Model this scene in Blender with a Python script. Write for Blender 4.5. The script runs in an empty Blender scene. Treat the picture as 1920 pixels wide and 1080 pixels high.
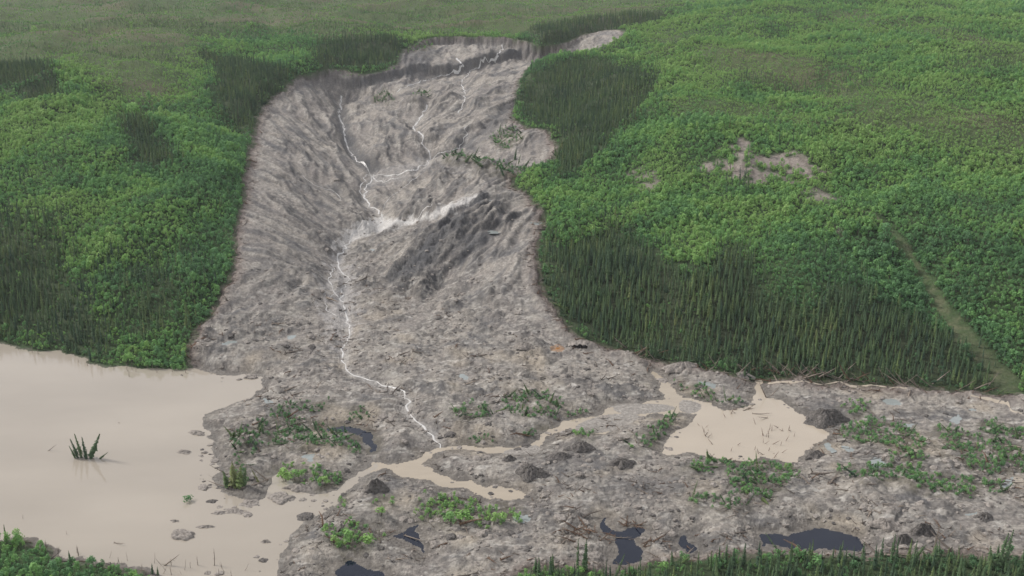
import bpy, math, random
import numpy as np

# ------------------------------------------------------------------ camera, sky, sun
SC = bpy.context.scene
COL = SC.collection
H_CAM = 180.0
PITCH = 18.7
FPX = 2059.0            # focal length in pixels of the 1920 px wide photograph
cam_d = bpy.data.cameras.new('camera')
cam = bpy.data.objects.new('camera', cam_d)
COL.objects.link(cam)
cam.location = (0, 0, H_CAM)
cam.rotation_euler = (math.radians(90 - PITCH), 0, 0)
cam_d.sensor_width = 36.0
cam_d.lens = 36.0 * FPX / 1920.0
cam_d.clip_start = 1.0
cam_d.clip_end = 30000.0
SC.camera = cam

SUN_EL, SUN_AZ = 40.0, -68.0      # azimuth from +Y towards +X: from behind-left of the hills
world = bpy.data.worlds.new('World')
SC.world = world
world.use_nodes = True
wn, wl = world.node_tree.nodes, world.node_tree.links
wn.clear()
w_out = wn.new('ShaderNodeOutputWorld')
w_bg = wn.new('ShaderNodeBackground')
w_sky = wn.new('ShaderNodeTexSky')
w_sky.sky_type = 'NISHITA'
w_sky.sun_disc = False
w_sky.sun_elevation = math.radians(SUN_EL)
w_sky.sun_rotation = math.radians(SUN_AZ)
w_sky.dust_density = 2.0
w_mix = wn.new('ShaderNodeMix'); w_mix.data_type = 'RGBA'
w_tc = wn.new('ShaderNodeTexCoord')
w_no = wn.new('ShaderNodeTexNoise'); w_no.inputs['Scale'].default_value = 2.2; w_no.inputs['Detail'].default_value = 5
w_rm = wn.new('ShaderNodeMapRange')
w_rm.inputs['To Min'].default_value = 5.6; w_rm.inputs['To Max'].default_value = 8.4
w_cc = wn.new('ShaderNodeCombineColor')
w_mb = wn.new('ShaderNodeMath'); w_mb.operation = 'MULTIPLY'; w_mb.inputs[1].default_value = 1.04
wl.new(w_tc.outputs['Generated'], w_no.inputs['Vector'])
wl.new(w_no.outputs['Fac'], w_rm.inputs['Value'])
wl.new(w_rm.outputs['Result'], w_cc.inputs[0]); wl.new(w_rm.outputs['Result'], w_cc.inputs[1])
wl.new(w_rm.outputs['Result'], w_mb.inputs[0]); wl.new(w_mb.outputs[0], w_cc.inputs[2])
w_mix.inputs['Factor'].default_value = 0.82      # the overcast layer hides most of the blue
wl.new(w_sky.outputs['Color'], w_mix.inputs['A'])
wl.new(w_cc.outputs['Color'], w_mix.inputs['B'])
wl.new(w_mix.outputs['Result'], w_bg.inputs['Color'])
w_bg.inputs['Strength'].default_value = 0.094
wl.new(w_bg.outputs[0], w_out.inputs['Surface'])

sun_d = bpy.data.lights.new('sun', 'SUN')
sun_d.energy = 2.5
sun_d.angle = math.radians(10)
sun_d.color = (1.0, 0.965, 0.92)
sun = bpy.data.objects.new('sun', sun_d)
COL.objects.link(sun)
sun.rotation_euler = (math.radians(90 - SUN_EL), 0, math.radians(180 - SUN_AZ))
SC.view_settings.view_transform = 'Standard'
SC.view_settings.look = 'None'
SC.view_settings.gamma = 1.0
SC.view_settings.use_curve_mapping = False
SC.view_settings.exposure = 0.48
SC.cycles.max_bounces = 5
SC.cycles.diffuse_bounces = 3
SC.cycles.volume_bounces = 0

rng = np.random.default_rng(7)
random.seed(7)

# ------------------------------------------------------------------ noise
_perm = rng.permutation(512).astype(np.int64)
_perm = np.concatenate([_perm, _perm])
_gr = np.linspace(0, 2 * np.pi, 64, endpoint=False)
_gx, _gy = np.cos(_gr), np.sin(_gr)

def perlin(x, y, seed=0):
    x = x + seed * 17.31 + 1000.0; y = y + seed * 9.77 + 1000.0
    xi = np.floor(x).astype(np.int64); yi = np.floor(y).astype(np.int64)
    fx = x - xi; fy = y - yi
    u = fx * fx * fx * (fx * (fx * 6 - 15) + 10); v = fy * fy * fy * (fy * (fy * 6 - 15) + 10)
    def g(ix, iy, dx, dy):
        h = _perm[(_perm[ix & 511] + iy) & 511] & 63
        return _gx[h] * dx + _gy[h] * dy
    a = g(xi, yi, fx, fy); b = g(xi + 1, yi, fx - 1, fy)
    c = g(xi, yi + 1, fx, fy - 1); d = g(xi + 1, yi + 1, fx - 1, fy - 1)
    return ((a + (b - a) * u) + ((c + (d - c) * u) - (a + (b - a) * u)) * v) * 1.5

def fbm(x, y, lam, octv=3, seed=0, gain=0.5):
    o = 0; amp = 1; tot = 0
    for k in range(octv):
        o = o + amp * perlin(x / lam, y / lam, seed + k * 3)
        tot += amp; amp *= gain; lam = lam / 2.03
    return o / tot

def ridged(x, y, lam, octv=2, seed=0):
    o = 0; amp = 1; tot = 0
    for k in range(octv):
        o = o + amp * (1 - 2 * np.abs(perlin(x / lam, y / lam, seed + k * 5)))
        tot += amp; amp *= 0.5; lam /= 2.1
    return o / tot

def sstep(a, b, x):
    t = np.clip((x - a) / (b - a), 0, 1)
    return t * t * (3 - 2 * t)

# ------------------------------------------------------------------ photograph pixel -> view ray
cp, sp = math.cos(math.radians(PITCH)), math.sin(math.radians(PITCH))
def ray(px, py):
    """azimuth and drop per metre of horizontal run of the ray through a photograph pixel"""
    px = np.asarray(px, float); py = np.asarray(py, float)
    X = (px - 960) / FPX; U = -(py - 540) / FPX
    dx = X; dy = cp + U * sp; dz = -sp + U * cp
    return np.arctan2(dx, dy), dz / np.hypot(dx, dy)

def to_pixel(x, y, z):
    dz = z - H_CAM
    f = y * cp - dz * sp
    u = y * sp + dz * cp
    return 960 + FPX * x / f, 540 - FPX * u / f

# ------------------------------------------------------------------ terrain control heights (pixel, pixel, metres)
CP = [(-200,1080,1),(0,1080,1.6),(150,1085,1.4),(400,1100,.8),(-120,640,1),(-100,860,.8),(150,860,.8),(300,760,.8),
(1000,1090,2),(1400,1080,3),(1900,1070,3.5),(960,1300,4),(1600,1300,6),(300,1300,3),
(500,850,1.5),(700,950,1.5),(900,800,2),(1100,850,1.8),(1400,800,.9),(1300,950,2.2),(1600,900,2.5),(1850,850,3),(1850,960,3),
(1100,730,2.5),(1300,700,1.8),(1500,720,1.8),(1700,735,2.6),(1900,760,3.4),(2100,800,6),
(750,720,2.5),(600,720,2.3),(480,690,2),(700,640,4),(900,650,4),(1080,640,4),(650,570,5),(520,640,4.5),(420,640,6),
(400,600,9),(450,500,19),(450,420,27),(460,340,34),(480,260,42),(500,200,50),(550,150,58),
(540,560,9),(560,480,14),(570,400,21),(580,320,28),(590,250,36),(600,190,44),
(640,500,7),(650,440,10),(695,380,14),(695,330,18),(660,280,24),(645,220,32),(640,180,39),
(720,460,10),(780,420,15),(740,370,16.5),(740,330,19),(720,280,27),(750,240,33),(720,200,39),(790,290,24),(800,220,36),(850,170,43),(780,160,46),(700,160,46),
(850,135,50),(930,120,53),(760,130,53),(1000,130,56),
(850,300,30),(870,340,30),(930,300,31),(900,260,33),(920,220,39),(940,180,46),
(880,370,27),(850,420,22),(800,480,13),(780,530,7),(830,530,7),(900,430,23),(960,400,27),(1005,400,29),(900,520,12),(960,500,17),(1005,500,18),(900,590,6),(980,590,8),(1050,600,8),
(0,640,.8),(150,668,.8),(300,692,.8),(0,560,9),(150,570,10),(300,590,9),(380,580,10),(0,480,19),(150,480,21),(300,480,21),(400,480,20),
(0,400,30),(150,400,33),(300,400,33),(400,400,30),(0,300,43),(150,300,46),(300,300,46),(420,300,40),(0,200,57),(150,200,60),(250,230,56),(350,220,57),(430,220,51),
(0,140,66),(150,150,67),(300,150,66),(400,130,65),(480,110,64),(480,160,58),
(0,80,71),(200,80,71),(400,70,70),(600,90,67),(700,90,66),(600,120,64),(800,66,67),(940,68,67),(1000,75,66),(0,20,74),(300,20,74),(600,20,71),(900,30,69),(1100,50,69),(1050,80,64),(1150,62,69),
(300,-5,75),(900,-5,72),
(1150,640,3),(1300,680,2.5),(1600,715,3),(1850,728,4),(2050,745,8),
(1100,560,10),(1300,600,10),(1500,640,9),(1700,660,10),(1850,660,10),
(1060,480,19),(1200,500,21),(1400,520,22),(1600,560,20),(1750,580,16),(1900,600,17),
(1050,400,29),(1200,400,34),(1400,420,36),(1600,440,35),(1700,490,27),(1800,480,32),(1950,500,32),
(1050,340,32),(1150,320,40),(1300,330,46),(1500,340,48),(1700,360,47),(1900,400,45),
(1060,300,35),(1150,270,44),(1300,260,55),(1500,260,58),(1700,280,57),(1900,310,55),
(990,200,42),(1080,150,55),(1150,140,58),(1220,170,59),(1150,220,50),(1050,240,45),(1100,110,62),
(1300,170,64),(1500,180,67),(1700,200,68),(1900,220,67),
(1200,100,67),(1350,100,73),(1500,100,76),(1700,110,79),(1900,130,79),
(1220,50,74),(1400,40,82),(1600,40,86),(1800,60,88),(1950,80,87),
(1260,20,80),(1400,6,87),(1600,-6,91),(1900,18,95)]
_a, _t = ray([c[0] for c in CP], [c[1] for c in CP])
_z = np.array([c[2] for c in CP], float)
_r = (_z - H_CAM) / _t
extra = [(8,1500,68),(12,1700,66),(17,1750,66),(22,1500,66),(26,1400,66),(-30,1500,76),(-20,2200,77),(0,2200,75),(15,2300,74),(25,2300,75),
         (-40,600,50),(-40,400,4),(-45,250,2),(40,600,55),(42,400,10),(45,250,3),(-35,1000,75),(38,1000,80),
         (-60,5000,80),(0,5000,80),(60,5000,80),(-60,12000,85),(0,12000,85),(60,12000,85),(0,150,4),(-30,150,3),(30,150,4),(60,800,60),(-60,800,60)]
ca = np.concatenate([_a, np.radians([e[0] for e in extra])])
cl = np.concatenate([np.log(_r), np.log([e[1] for e in extra])])
cz = np.concatenate([_z, [e[2] for e in extra]])

def tps_fit(a, l, z, lam=2e-4):
    n = len(a)
    d2 = (a[:, None] - a[None]) ** 2 + (l[:, None] - l[None]) ** 2
    K = np.where(d2 > 0, 0.5 * d2 * np.log(d2 + 1e-12), 0) + lam * np.eye(n)
    P = np.stack([np.ones(n), a, l], 1)
    A = np.block([[K, P], [P.T, np.zeros((3, 3))]])
    return np.linalg.solve(A, np.concatenate([z, np.zeros(3)]))
_w = tps_fit(ca, cl, cz)
def tps(a, l):
    sh = a.shape; a = a.ravel(); l = l.ravel(); out = np.empty(a.size)
    for s in range(0, a.size, 20000):
        d2 = (a[s:s+20000, None] - ca[None]) ** 2 + (l[s:s+20000, None] - cl[None]) ** 2
        out[s:s+20000] = (0.5 * d2 * np.log(d2 + 1e-12)) @ _w[:-3] + _w[-3] + _w[-2] * a[s:s+20000] + _w[-1] * l[s:s+20000]
    return out.reshape(sh)

# ------------------------------------------------------------------ the ground sheet: a fan that is fine where the view is fine
AZ = np.concatenate([np.radians(np.linspace(-72, -30, 22)[:-1]), np.radians(np.linspace(-30, 30, 1180)), np.radians(np.linspace(30, 72, 22)[1:])])
LR = np.concatenate([np.linspace(math.log(60), math.log(255), 26)[:-1], np.linspace(math.log(255), math.log(1300), 820)[:-1], np.linspace(math.log(1300), math.log(2300), 70), np.linspace(math.log(2300), math.log(12000), 40)[1:]])
R = np.exp(LR)
NA, NR = len(AZ), len(LR)
ga, gl = np.meshgrid(AZ, LR)
gr = np.exp(gl)
GX, GY = gr * np.sin(ga), gr * np.cos(ga)
# coarse solve, then resample: the base surface is smooth
ca_, cl_ = np.linspace(AZ[0], AZ[-1], 260), np.linspace(LR[0], LR[-1], 330)
_cz = tps(*np.meshgrid(ca_, cl_))

def bil(A, fi, fj):
    i = np.clip(np.floor(fi).astype(int), 0, A.shape[0] - 2); j = np.clip(np.floor(fj).astype(int), 0, A.shape[1] - 2)
    u = np.clip(fi - i, 0, 1); v = np.clip(fj - j, 0, 1)
    return (A[i, j] * (1 - u) + A[i + 1, j] * u) * (1 - v) + (A[i, j + 1] * (1 - u) + A[i + 1, j + 1] * u) * v
Z = bil(_cz, np.interp(gl, cl_, np.arange(330)), np.interp(ga, ca_, np.arange(260)))

_ia, _il = np.arange(NA), np.arange(NR)
def grid_at(A, x, y):
    return bil(A, np.interp(np.log(np.hypot(x, y)), LR, _il), np.interp(np.arctan2(x, y), AZ, _ia))

def hit(px, py, S=None):
    """world x, y where the ray through a photograph pixel meets surface S"""
    S = Z if S is None else S
    px = np.atleast_1d(np.asarray(px, float)); py = np.atleast_1d(np.asarray(py, float))
    a, t = ray(px, py)
    rr = np.exp(np.linspace(math.log(100), math.log(2600), 1600))
    fi = np.interp(np.log(rr), LR, _il)[None, :] + 0 * a[:, None]
    fj = np.interp(a, AZ, _ia)[:, None] + 0 * rr[None, :]
    zz = bil(S, fi, fj)
    above = (H_CAM + t[:, None] * rr[None, :]) - zz
    k = np.argmax(above <= 0, axis=1); k[~(above <= 0).any(1)] = len(rr) - 1
    k = np.clip(k, 1, None)
    a0 = above[np.arange(len(a)), k - 1]; a1 = above[np.arange(len(a)), k]
    f = np.clip(a0 / (a0 - a1 + 1e-9), 0, 1)
    r = rr[k - 1] * (1 - f) + rr[k] * f
    return r * np.sin(a), r * np.cos(a)

def smooth_path(pts, closed, sub=5):
    P = np.array(pts, float); n = len(P); out = []
    for i in range(n if closed else n - 1):
        p0 = P[(i - 1) % n] if (closed or i > 0) else P[i]
        p1, p2 = P[i], P[(i + 1) % n]
        p3 = P[(i + 2) % n] if (closed or i + 2 < n) else p2
        for s in range(sub):
            t = s / sub
            out.append(0.5 * ((2 * p1) + (-p0 + p2) * t + (2 * p0 - 5 * p1 + 4 * p2 - p3) * t * t + (-p0 + 3 * p1 - 3 * p2 + p3) * t ** 3))
    if not closed: out.append(P[-1])
    return np.array(out)

def world_path(pts, closed=True, sub=5, level=None):
    q = smooth_path(pts, closed, sub)
    if level is not None:
        a, t = ray(q[:, 0], q[:, 1]); r = (level - H_CAM) / t
        return np.stack([r * np.sin(a), r * np.cos(a)], 1)
    x, y = hit(q[:, 0], q[:, 1])
    return np.stack([x, y], 1)

def seg_dist(X, Y, W, closed=True):
    d = np.full(X.shape, 1e12)
    n = len(W)
    for i in range(n if closed else n - 1):
        ax, ay = W[i]; bx, by = W[(i + 1) % n]
        ex, ey = bx - ax, by - ay
        L = ex * ex + ey * ey + 1e-9
        t = np.clip(((X - ax) * ex + (Y - ay) * ey) / L, 0, 1)
        dx = X - ax - t * ex; dy = Y - ay - t * ey
        np.minimum(d, dx * dx + dy * dy, out=d)
    return np.sqrt(d)

def inside(X, Y, W):
    c = np.zeros(X.shape, bool); n = len(W); j = n - 1
    for i in range(n):
        xi, yi = W[i]; xj, yj = W[j]
        if yi != yj:
            c ^= ((yi > Y) != (yj > Y)) & (X < (xj - xi) * (Y - yi) / (yj - yi) + xi)
        j = i
    return c

# organically warped coordinates for every outline test
WX = GX + 5.0 * fbm(GX, GY, 26, 3, 41) + 0.0; WY = GY + 6.0 * fbm(GX, GY, 26, 3, 53)
WXs = GX + 2.4 * fbm(GX, GY, 7, 3, 61) + 2.2 * fbm(GX, GY, 19, 2, 63); WYs = GY + 3.0 * fbm(GX, GY, 7, 3, 67) + 3.0 * fbm(GX, GY, 19, 2, 69)
def sdf(pts, margin=30.0, warp='big', sub=5, W=None):
    """signed distance in metres (positive inside) from the outline, on the ground grid; -margin far away"""
    W = world_path(pts, True, sub) if W is None else W
    X, Y = {'big': (WX, WY), 'small': (WXs, WYs), 'none': (GX, GY)}[warp]
    out = np.full(X.shape, -margin)
    x0, y0 = W.min(0) - margin; x1, y1 = W.max(0) + margin
    m = (X > x0) & (X < x1) & (Y > y0) & (Y < y1)
    xs, ys = X[m], Y[m]
    d = seg_dist(xs, ys, W)
    ins = inside(xs, ys, W)
    out[m] = np.where(ins, d, np.maximum(-d, -margin))
    return out
def line_dist(pts, margin=20.0, sub=5, warp='none'):
    W = world_path(pts, False, sub)
    X, Y = {'big': (WX, WY), 'small': (WXs, WYs), 'none': (GX, GY)}[warp]
    out = np.full(X.shape, margin)
    x0, y0 = W.min(0) - margin; x1, y1 = W.max(0) + margin
    m = (X > x0) & (X < x1) & (Y > y0) & (Y < y1)
    out[m] = np.minimum(seg_dist(X[m], Y[m], W, False), margin)
    return out

# ------------------------------------------------------------------ outlines read off the photograph
SLUMP = [(345,690),(352,650),(385,600),(410,560),(438,505),(442,440),(450,390),(458,340),(470,280),(480,240),(495,200),(530,170),(560,147),(600,136),(640,131),(690,140),
 (745,120),(752,98),(775,84),(810,71),(870,69),(940,71),(985,77),(1010,88),(1060,80),(1100,64),(1158,56),(1166,72),(1110,95),(1060,108),(1018,118),(990,130),(975,150),(966,185),(962,225),
 (985,238),(1030,250),(1042,280),(1035,306),(1000,322),(960,345),(1000,375),(1016,420),(1008,480),(1020,540),(1050,590),(1085,632),(1130,650),(1200,668),(1300,692),(1400,705),(1500,712),(1640,722),(1760,730),(1860,738),(1940,748),
 (2010,765),(2020,900),(2000,1046),(1850,1048),(1700,1045),(1550,1042),(1400,1043),(1290,1050),(1200,1062),(1050,1066),(970,1082),(930,1130),(500,1130),(300,1090),(200,1064),(140,1048),(100,1030),(30,1012),(-60,1002),(-120,900),(-120,640),(-40,630),
 (0,642),(60,655),(130,662),(180,680),(240,688)]
d_mud = sdf(SLUMP, 60, 'small')
# head scarps: the bowl floor drops away below the rims
W_head = world_path([(500,205),(530,172),(560,147),(600,136),(640,131),(690,140),(745,120),(752,98),(775,84),(810,71),(870,69),(940,71),(985,77),(1012,90)], False)
dh = seg_dist(GX, GY, W_head, False)
dmh = np.maximum(d_mud, 0)
Z = Z - np.where(d_mud > 0, (1.5 + 7.0 * sstep(-.10, -.05, ga)) * sstep(0, 5, d_mud + 2.5 * fbm(GX, GY * .25, 6, 2, 7)) * np.exp(-(dh / 60.0) ** 2), 0)
d2 = line_dist([(655,156),(700,146),(745,132),(790,126),(850,123),(880,116),(930,102),(985,96)], 80)
Wb = world_path([(655,156),(700,146),(745,132),(790,126),(850,123),(880,116),(930,102),(985,96)], False)
# second step: everything on the camera side of the dark scarp line is lower
side = np.interp(np.arctan2(GX, GY), *(lambda a, r: (a[np.argsort(a)], r[np.argsort(a)]))(np.arctan2(Wb[:, 0], Wb[:, 1]), np.hypot(Wb[:, 0], Wb[:, 1]))) - gr
m_b = (d2 < 79) & (d_mud > 0)
Z = Z - np.where(m_b, (5 + 3 * sstep(-.09, -.06, ga)) * sstep(-3.5, 3.5, side + 7 * fbm(GX, GY * .3, 16, 3, 3)) * np.exp(-(d2 / 45) ** 2), 0)

POND = [(-120,620),(0,642),(60,655),(130,662),(180,680),(240,688),(345,690),(400,698),(480,703),(492,716),(480,742),(435,757),(395,775),(385,795),(400,812),(408,830),(402,860),(418,885),(405,905),(440,925),(480,935),(500,905),(520,880),(555,905),(600,925),
 (640,905),(672,884),(700,866),(712,878),(690,895),(655,925),(600,962),(560,1002),(532,1040),(520,1100),(430,1110),(300,1080),(200,1062),(140,1048),(100,1030),(30,1012),(-120,1000)]
RIVER = [(1255,722),(1240,745),(1200,757),(1140,762),(1120,776),(1060,790),(1020,806),(1000,825),(960,834),(900,838),(830,837),(800,848),(770,862),(735,869),(705,868),(690,884),(722,881),(760,892),(790,905),(830,915),(880,925),(920,938),(970,943),(992,938),(960,920),(900,905),(850,895),(808,878),(802,866),(830,850),(900,852),(1000,851),(1018,834),(1042,812),(1085,806),(1130,812),(1180,790),(1240,778),(1310,775),(1330,760),(1290,742)]
POOL = [(1300,750),(1345,762),(1392,764),(1414,742),(1416,714),(1432,714),(1440,742),(1470,752),(1505,774),(1534,792),(1556,818),(1534,842),(1512,850),(1508,872),(1478,874),(1440,862),(1385,866),(1300,853),(1254,853),(1236,838),(1262,812),(1288,795),(1298,774)]
SLOT = [(1222,700),(1245,705),(1262,735),(1240,745)]
DARK = {'D1':[(715,1008),(745,1000),(760,985),(790,980),(786,1000),(800,1028),(792,1046),(770,1028),(742,1014)],
 'D2':[(630,1062),(660,1050),(700,1060),(728,1074),(722,1095),(640,1095)],
 'D3':[(1122,988),(1136,970),(1148,972),(1146,992),(1180,990),(1202,988),(1212,1002),(1196,1020),(1206,1045),(1172,1066),(1138,1060),(1152,1030),(1154,1012),(1128,1000)],
 'D4':[(1425,1002),(1480,1006),(1512,994),(1545,988),(1590,998),(1622,1014),(1610,1034),(1540,1030),(1480,1032),(1428,1022)],
 'D5':[(1268,1002),(1290,998),(1300,1012),(1312,1030),(1290,1034),(1274,1016)],
 'D6':[(615,800),(650,798),(682,806),(700,822),(706,848),(690,852),(676,826),(645,812),(618,808)]}
PALE = [[(1655,752),(1680,746),(1702,756),(1698,766),(1668,766)],[(1786,782),(1800,778),(1806,792),(1812,806),(1796,800),(1780,792)],[(1690,796),(1712,794),(1714,804),(1700,806)],
 [(1296,706),(1312,712),(1345,724),(1340,734),(1312,724)],[(1540,832),(1560,830),(1572,846),(1556,848)],[(1580,836),(1598,834),(1598,846),(1584,846)],[(1624,862),(1650,860),(1662,874),(1640,880),(1626,876)],
 [(1810,768),(1828,764),(1834,772),(1818,776)],[(1624,736),(1636,742),(1644,752),(1634,750)],[(1810,960),(1840,958),(1836,968),(1800,970)],
 [(908,378),(930,375),(950,378),(945,384),(918,384)],[(912,433),(932,430),(938,438),(920,440)],[(993,417),(1012,414),(1016,424),(998,424)],[(952,398),(968,396),(966,403)],[(927,443),(942,444),(936,450)],
 [(975,486),(988,484),(986,492)],[(412,642),(436,640),(444,646),(420,652)],[(540,630),(560,626),(562,632),(546,636)],[(488,748),(512,744),(520,752),(500,758)],[(690,470),(706,466),(704,474)],
 [(862,700),(884,702),(880,718),(866,714)],[(560,858),(590,852),(584,866),(566,868)],[(1870,905),(1900,895),(1912,912),(1884,918)],[(950,965),(990,962),(996,978),(960,980)]]
wlev = lambda P: world_path(P, True, 5, 0.0)
d_pond = sdf(None, 60, 'small', W=wlev(POND))
d_river = sdf(None, 25, 'small', W=wlev(RIVER)); d_river = np.maximum(d_river, sdf(None, 25, 'small', W=wlev(SLOT)))
d_pool = sdf(None, 25, 'small', W=wlev(POOL))
d_dark = {k: sdf(None, 20, 'small', W=wlev(v)) for k, v in DARK.items()}
d_pale = [sdf(v, 8, 'small', 4) for v in PALE]
BARS = [[(1160,762),(1230,760),(1260,766),(1200,774),(1165,772)],[(1085,800),(1130,782),(1185,778),(1190,788),(1140,806),(1100,810)],[(950,848),(985,840),(1005,838),(1004,846),(970,850)],[(1285,752),(1310,760),(1300,772),(1282,770),(1278,760)]]
d_bars = np.maximum.reduce([sdf(None, 10, 'none', 4, W=wlev(v)) for v in BARS])

# ------------------------------------------------------------------ the grain of the mud flow
STR = [((500,220),(600,290)),((480,330),(600,400)),((460,420),(620,490)),((533,560),(400,620)),((600,620),(480,690)),((620,300),(690,420)),((700,250),(725,330)),((960,200),(790,290)),((940,150),(800,200)),((800,110),(780,150)),
 ((900,365),(740,500)),((900,400),(790,520)),((960,450),(900,560)),((1000,560),(1080,640)),((640,520),(660,620)),((700,600),(880,670)),((900,700),(1200,725)),((1200,720),(1500,760)),((500,800),(700,815)),((700,960),(1000,985)),
 ((1100,900),(1400,920)),((1500,760),(1800,840)),((1500,900),(1800,990)),((1000,880),(1200,830)),((620,170),(660,260)),((560,170),(590,220))]
s0 = np.stack(hit([s[0][0] for s in STR], [s[0][1] for s in STR]), 1); s1 = np.stack(hit([s[1][0] for s in STR], [s[1][1] for s in STR]), 1)
sm = (s0 + s1) / 2; sa = np.arctan2(s1[:, 1] - s0[:, 1], s1[:, 0] - s0[:, 0])
c2 = np.zeros_like(GX); s2 = np.zeros_like(GX)
for (mx, my), an in zip(sm, sa):
    w = 1.0 / ((GX - mx) ** 2 + (GY - my) ** 2 + 300.0) ** 1.5
    c2 += w * np.cos(2 * an); s2 += w * np.sin(2 * an)
ori = 0.5 * np.arctan2(s2, c2)
NB = 8
grain = np.zeros_like(GX); grain2 = np.zeros_like(GX); grain3 = np.zeros_like(GX); tw = np.zeros_like(GX)
wx = GX + 7 * fbm(GX, GY, 40, 2, 71); wy = GY + 7 * fbm(GX, GY, 40, 2, 73)
mudm = d_mud > -3
for k in range(NB):
    th = math.pi * k / NB
    w = np.clip(np.cos(2 * (ori - th)), 0, 1) ** 6
    m = mudm & (w > 0.02)
    s = (wx * math.cos(th) + wy * math.sin(th))[m]; t = (-wx * math.sin(th) + wy * math.cos(th))[m]
    grain[m] += w[m] * ridged(s / 4.5, t, 15, 2, 80 + k)
    grain2[m] += w[m] * perlin(s / 30.0, t / 4.6, 180 + k)
    grain3[m] += w[m] * perlin(s / 9.0, t / 1.7, 280 + k)
    tw[m] += w[m]
tw = np.maximum(tw, 0.2)
grain /= tw; grain2 /= tw; grain3 /= tw

def lumps(x, y, lam, seed):
    """round hummocks: distance to jittered cell centres"""
    x = x / lam + 500; y = y / lam + 500
    xi = np.floor(x).astype(np.int64); yi = np.floor(y).astype(np.int64)
    best = np.full(x.shape, 9.0); second = np.full(x.shape, 9.0); hv = np.zeros(x.shape)
    for dx in (-1, 0, 1):
        for dy in (-1, 0, 1):
            cx, cy = xi + dx, yi + dy
            h = _perm[(_perm[(cx + seed * 7) & 511] + cy) & 511]
            h2 = _perm[(h + 77) & 511]
            d = np.hypot(x - cx - 0.15 - 0.7 * h / 512, y - cy - 0.15 - 0.7 * h2 / 512)
            nb = d < best
            second = np.where(nb, best, np.minimum(second, d))
            hv = np.where(nb, h2 / 512.0, hv)
            best = np.where(nb, d, best)
    return best, second, hv

lowz = 1 - sstep(6, 22, Z)                     # lower debris lobe
far_f = sstep(300, 700, gr)
lx, ly = GX + 3 * fbm(GX, GY, 12, 3, 91), GY + 3 * fbm(GX, GY, 12, 3, 93)
b1, c1, h1 = lumps(lx, ly, 17, 1)
b2, c2_, h2 = lumps(lx, ly, 7.5, 2)
b3, c3_, h3 = lumps(GX + 1.2 * fbm(GX, GY, 4, 2, 95), GY + 1.2 * fbm(GX, GY, 4, 2, 97), 2.7, 3)
hum1 = h1 ** 2 * np.clip(1 - b1 / 0.62, 0, 1) ** 1.2
hum2 = h2 ** 1.5 * np.clip(1 - b2 / 0.62, 0, 1)
hum3 = h3 * np.clip(1 - b3 / 0.6, 0, 1)
crack1 = np.exp(-((c1 - b1) / 0.05) ** 2); crack2 = np.exp(-((c2_ - b2) / 0.08) ** 2)
mudw = sstep(-1, 3, d_mud)
inner = sstep(2, 14, d_mud)
valley = 1 - sstep(3.0, 5.5, Z)                  # the chaotic debris field on the valley floor
fold = sstep(-.22, .30, fbm(GX + 60, GY, 34, 3, 47))      # where the flow is creased; smooth sheets between
rel = (grain * 1.7 + grain2 * 1.3 * (.25 + .75 * fold) + grain3 * 0.40 * fold) * (0.15 + 0.85 * sstep(2.8, 10, Z)) + fbm(GX, GY, 45, 3, 21) * 2.0 * sstep(8, 20, Z)
patchy = 0.35 + 0.65 * sstep(-.25, .3, fbm(GX, GY, 38, 2, 23))
rel = rel + lowz * (patchy * (4.2 * hum1 + 2.3 * hum2) + 0.95 * hum3 * patchy + 0.55 * fbm(GX, GY, 14, 4, 25) + 0.42 * fbm(GX, GY, 2.6, 2, 27))
rel = rel + sstep(30, 40, Z) * (3.2 * hum1 + 3.0 * fbm(GX, GY, 60, 3, 19)) * sstep(5, 25, d_mud)
rel = rel + (1 - lowz) * (0.9 * fbm(GX, GY, 6, 3, 29) + 0.35 * hum2 * sstep(-.1, .3, fbm(GX, GY, 50, 2, 31)))
rel = rel + (1 - lowz) * sstep(-.35, .1, GX / 250.0) * sstep(0, 10, d_mud) * 1.0 * hum1
d_wat = np.maximum.reduce([d_river, d_pool] + list(d_dark.values()))
rel = rel * (1 + .22 * sstep(560, 760, gr)) * (0.45 + 0.55 * inner) * mudw * (1 - .82 * sstep(-14, -1, d_wat)) * (1 - .5 * sstep(-10, -1, d_pond))
Z0 = Z.copy()
Z = Z + rel
# rills down the steep bare faces
dz_ = np.hypot(np.gradient(Z0, axis=0) / np.maximum(np.gradient(gr, axis=0), .1), np.gradient(Z0, axis=1) / np.maximum(gr * np.gradient(ga, axis=1), .1))
Z = Z + mudw * sstep(.45, .95, dz_) * (1.6 * ridged(GX, GY * .12, 5.5, 2, 57) + .8 * fbm(GX, GY, 3, 2, 59))
# vegetated slopes: soft undulation and gullies
hillw = sstep(1, 12, -d_mud)
und = fbm(GX, GY, 140, 2, 33) * 13.0 + fbm(GX, GY, 56, 2, 35) * 6.0 + ridged(GX, GY * .55, 48, 2, 43) * 2.6
Z = Z + hillw * und * sstep(2, 14, Z0) * (1 - 0.4 * sstep(1200, 2200, gr))
# a raised crumpled levee along the mud margin of the lower lobe
Z = Z + 2.2 * np.exp(-((d_mud - 4) / 3.0) ** 2) * (1 - sstep(10, 25, Z0)) * (GY > 330) * (d_pond < -8) * (0.4 + 0.9 * fbm(GX, GY, 9, 2, 37) + 0.4)
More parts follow.
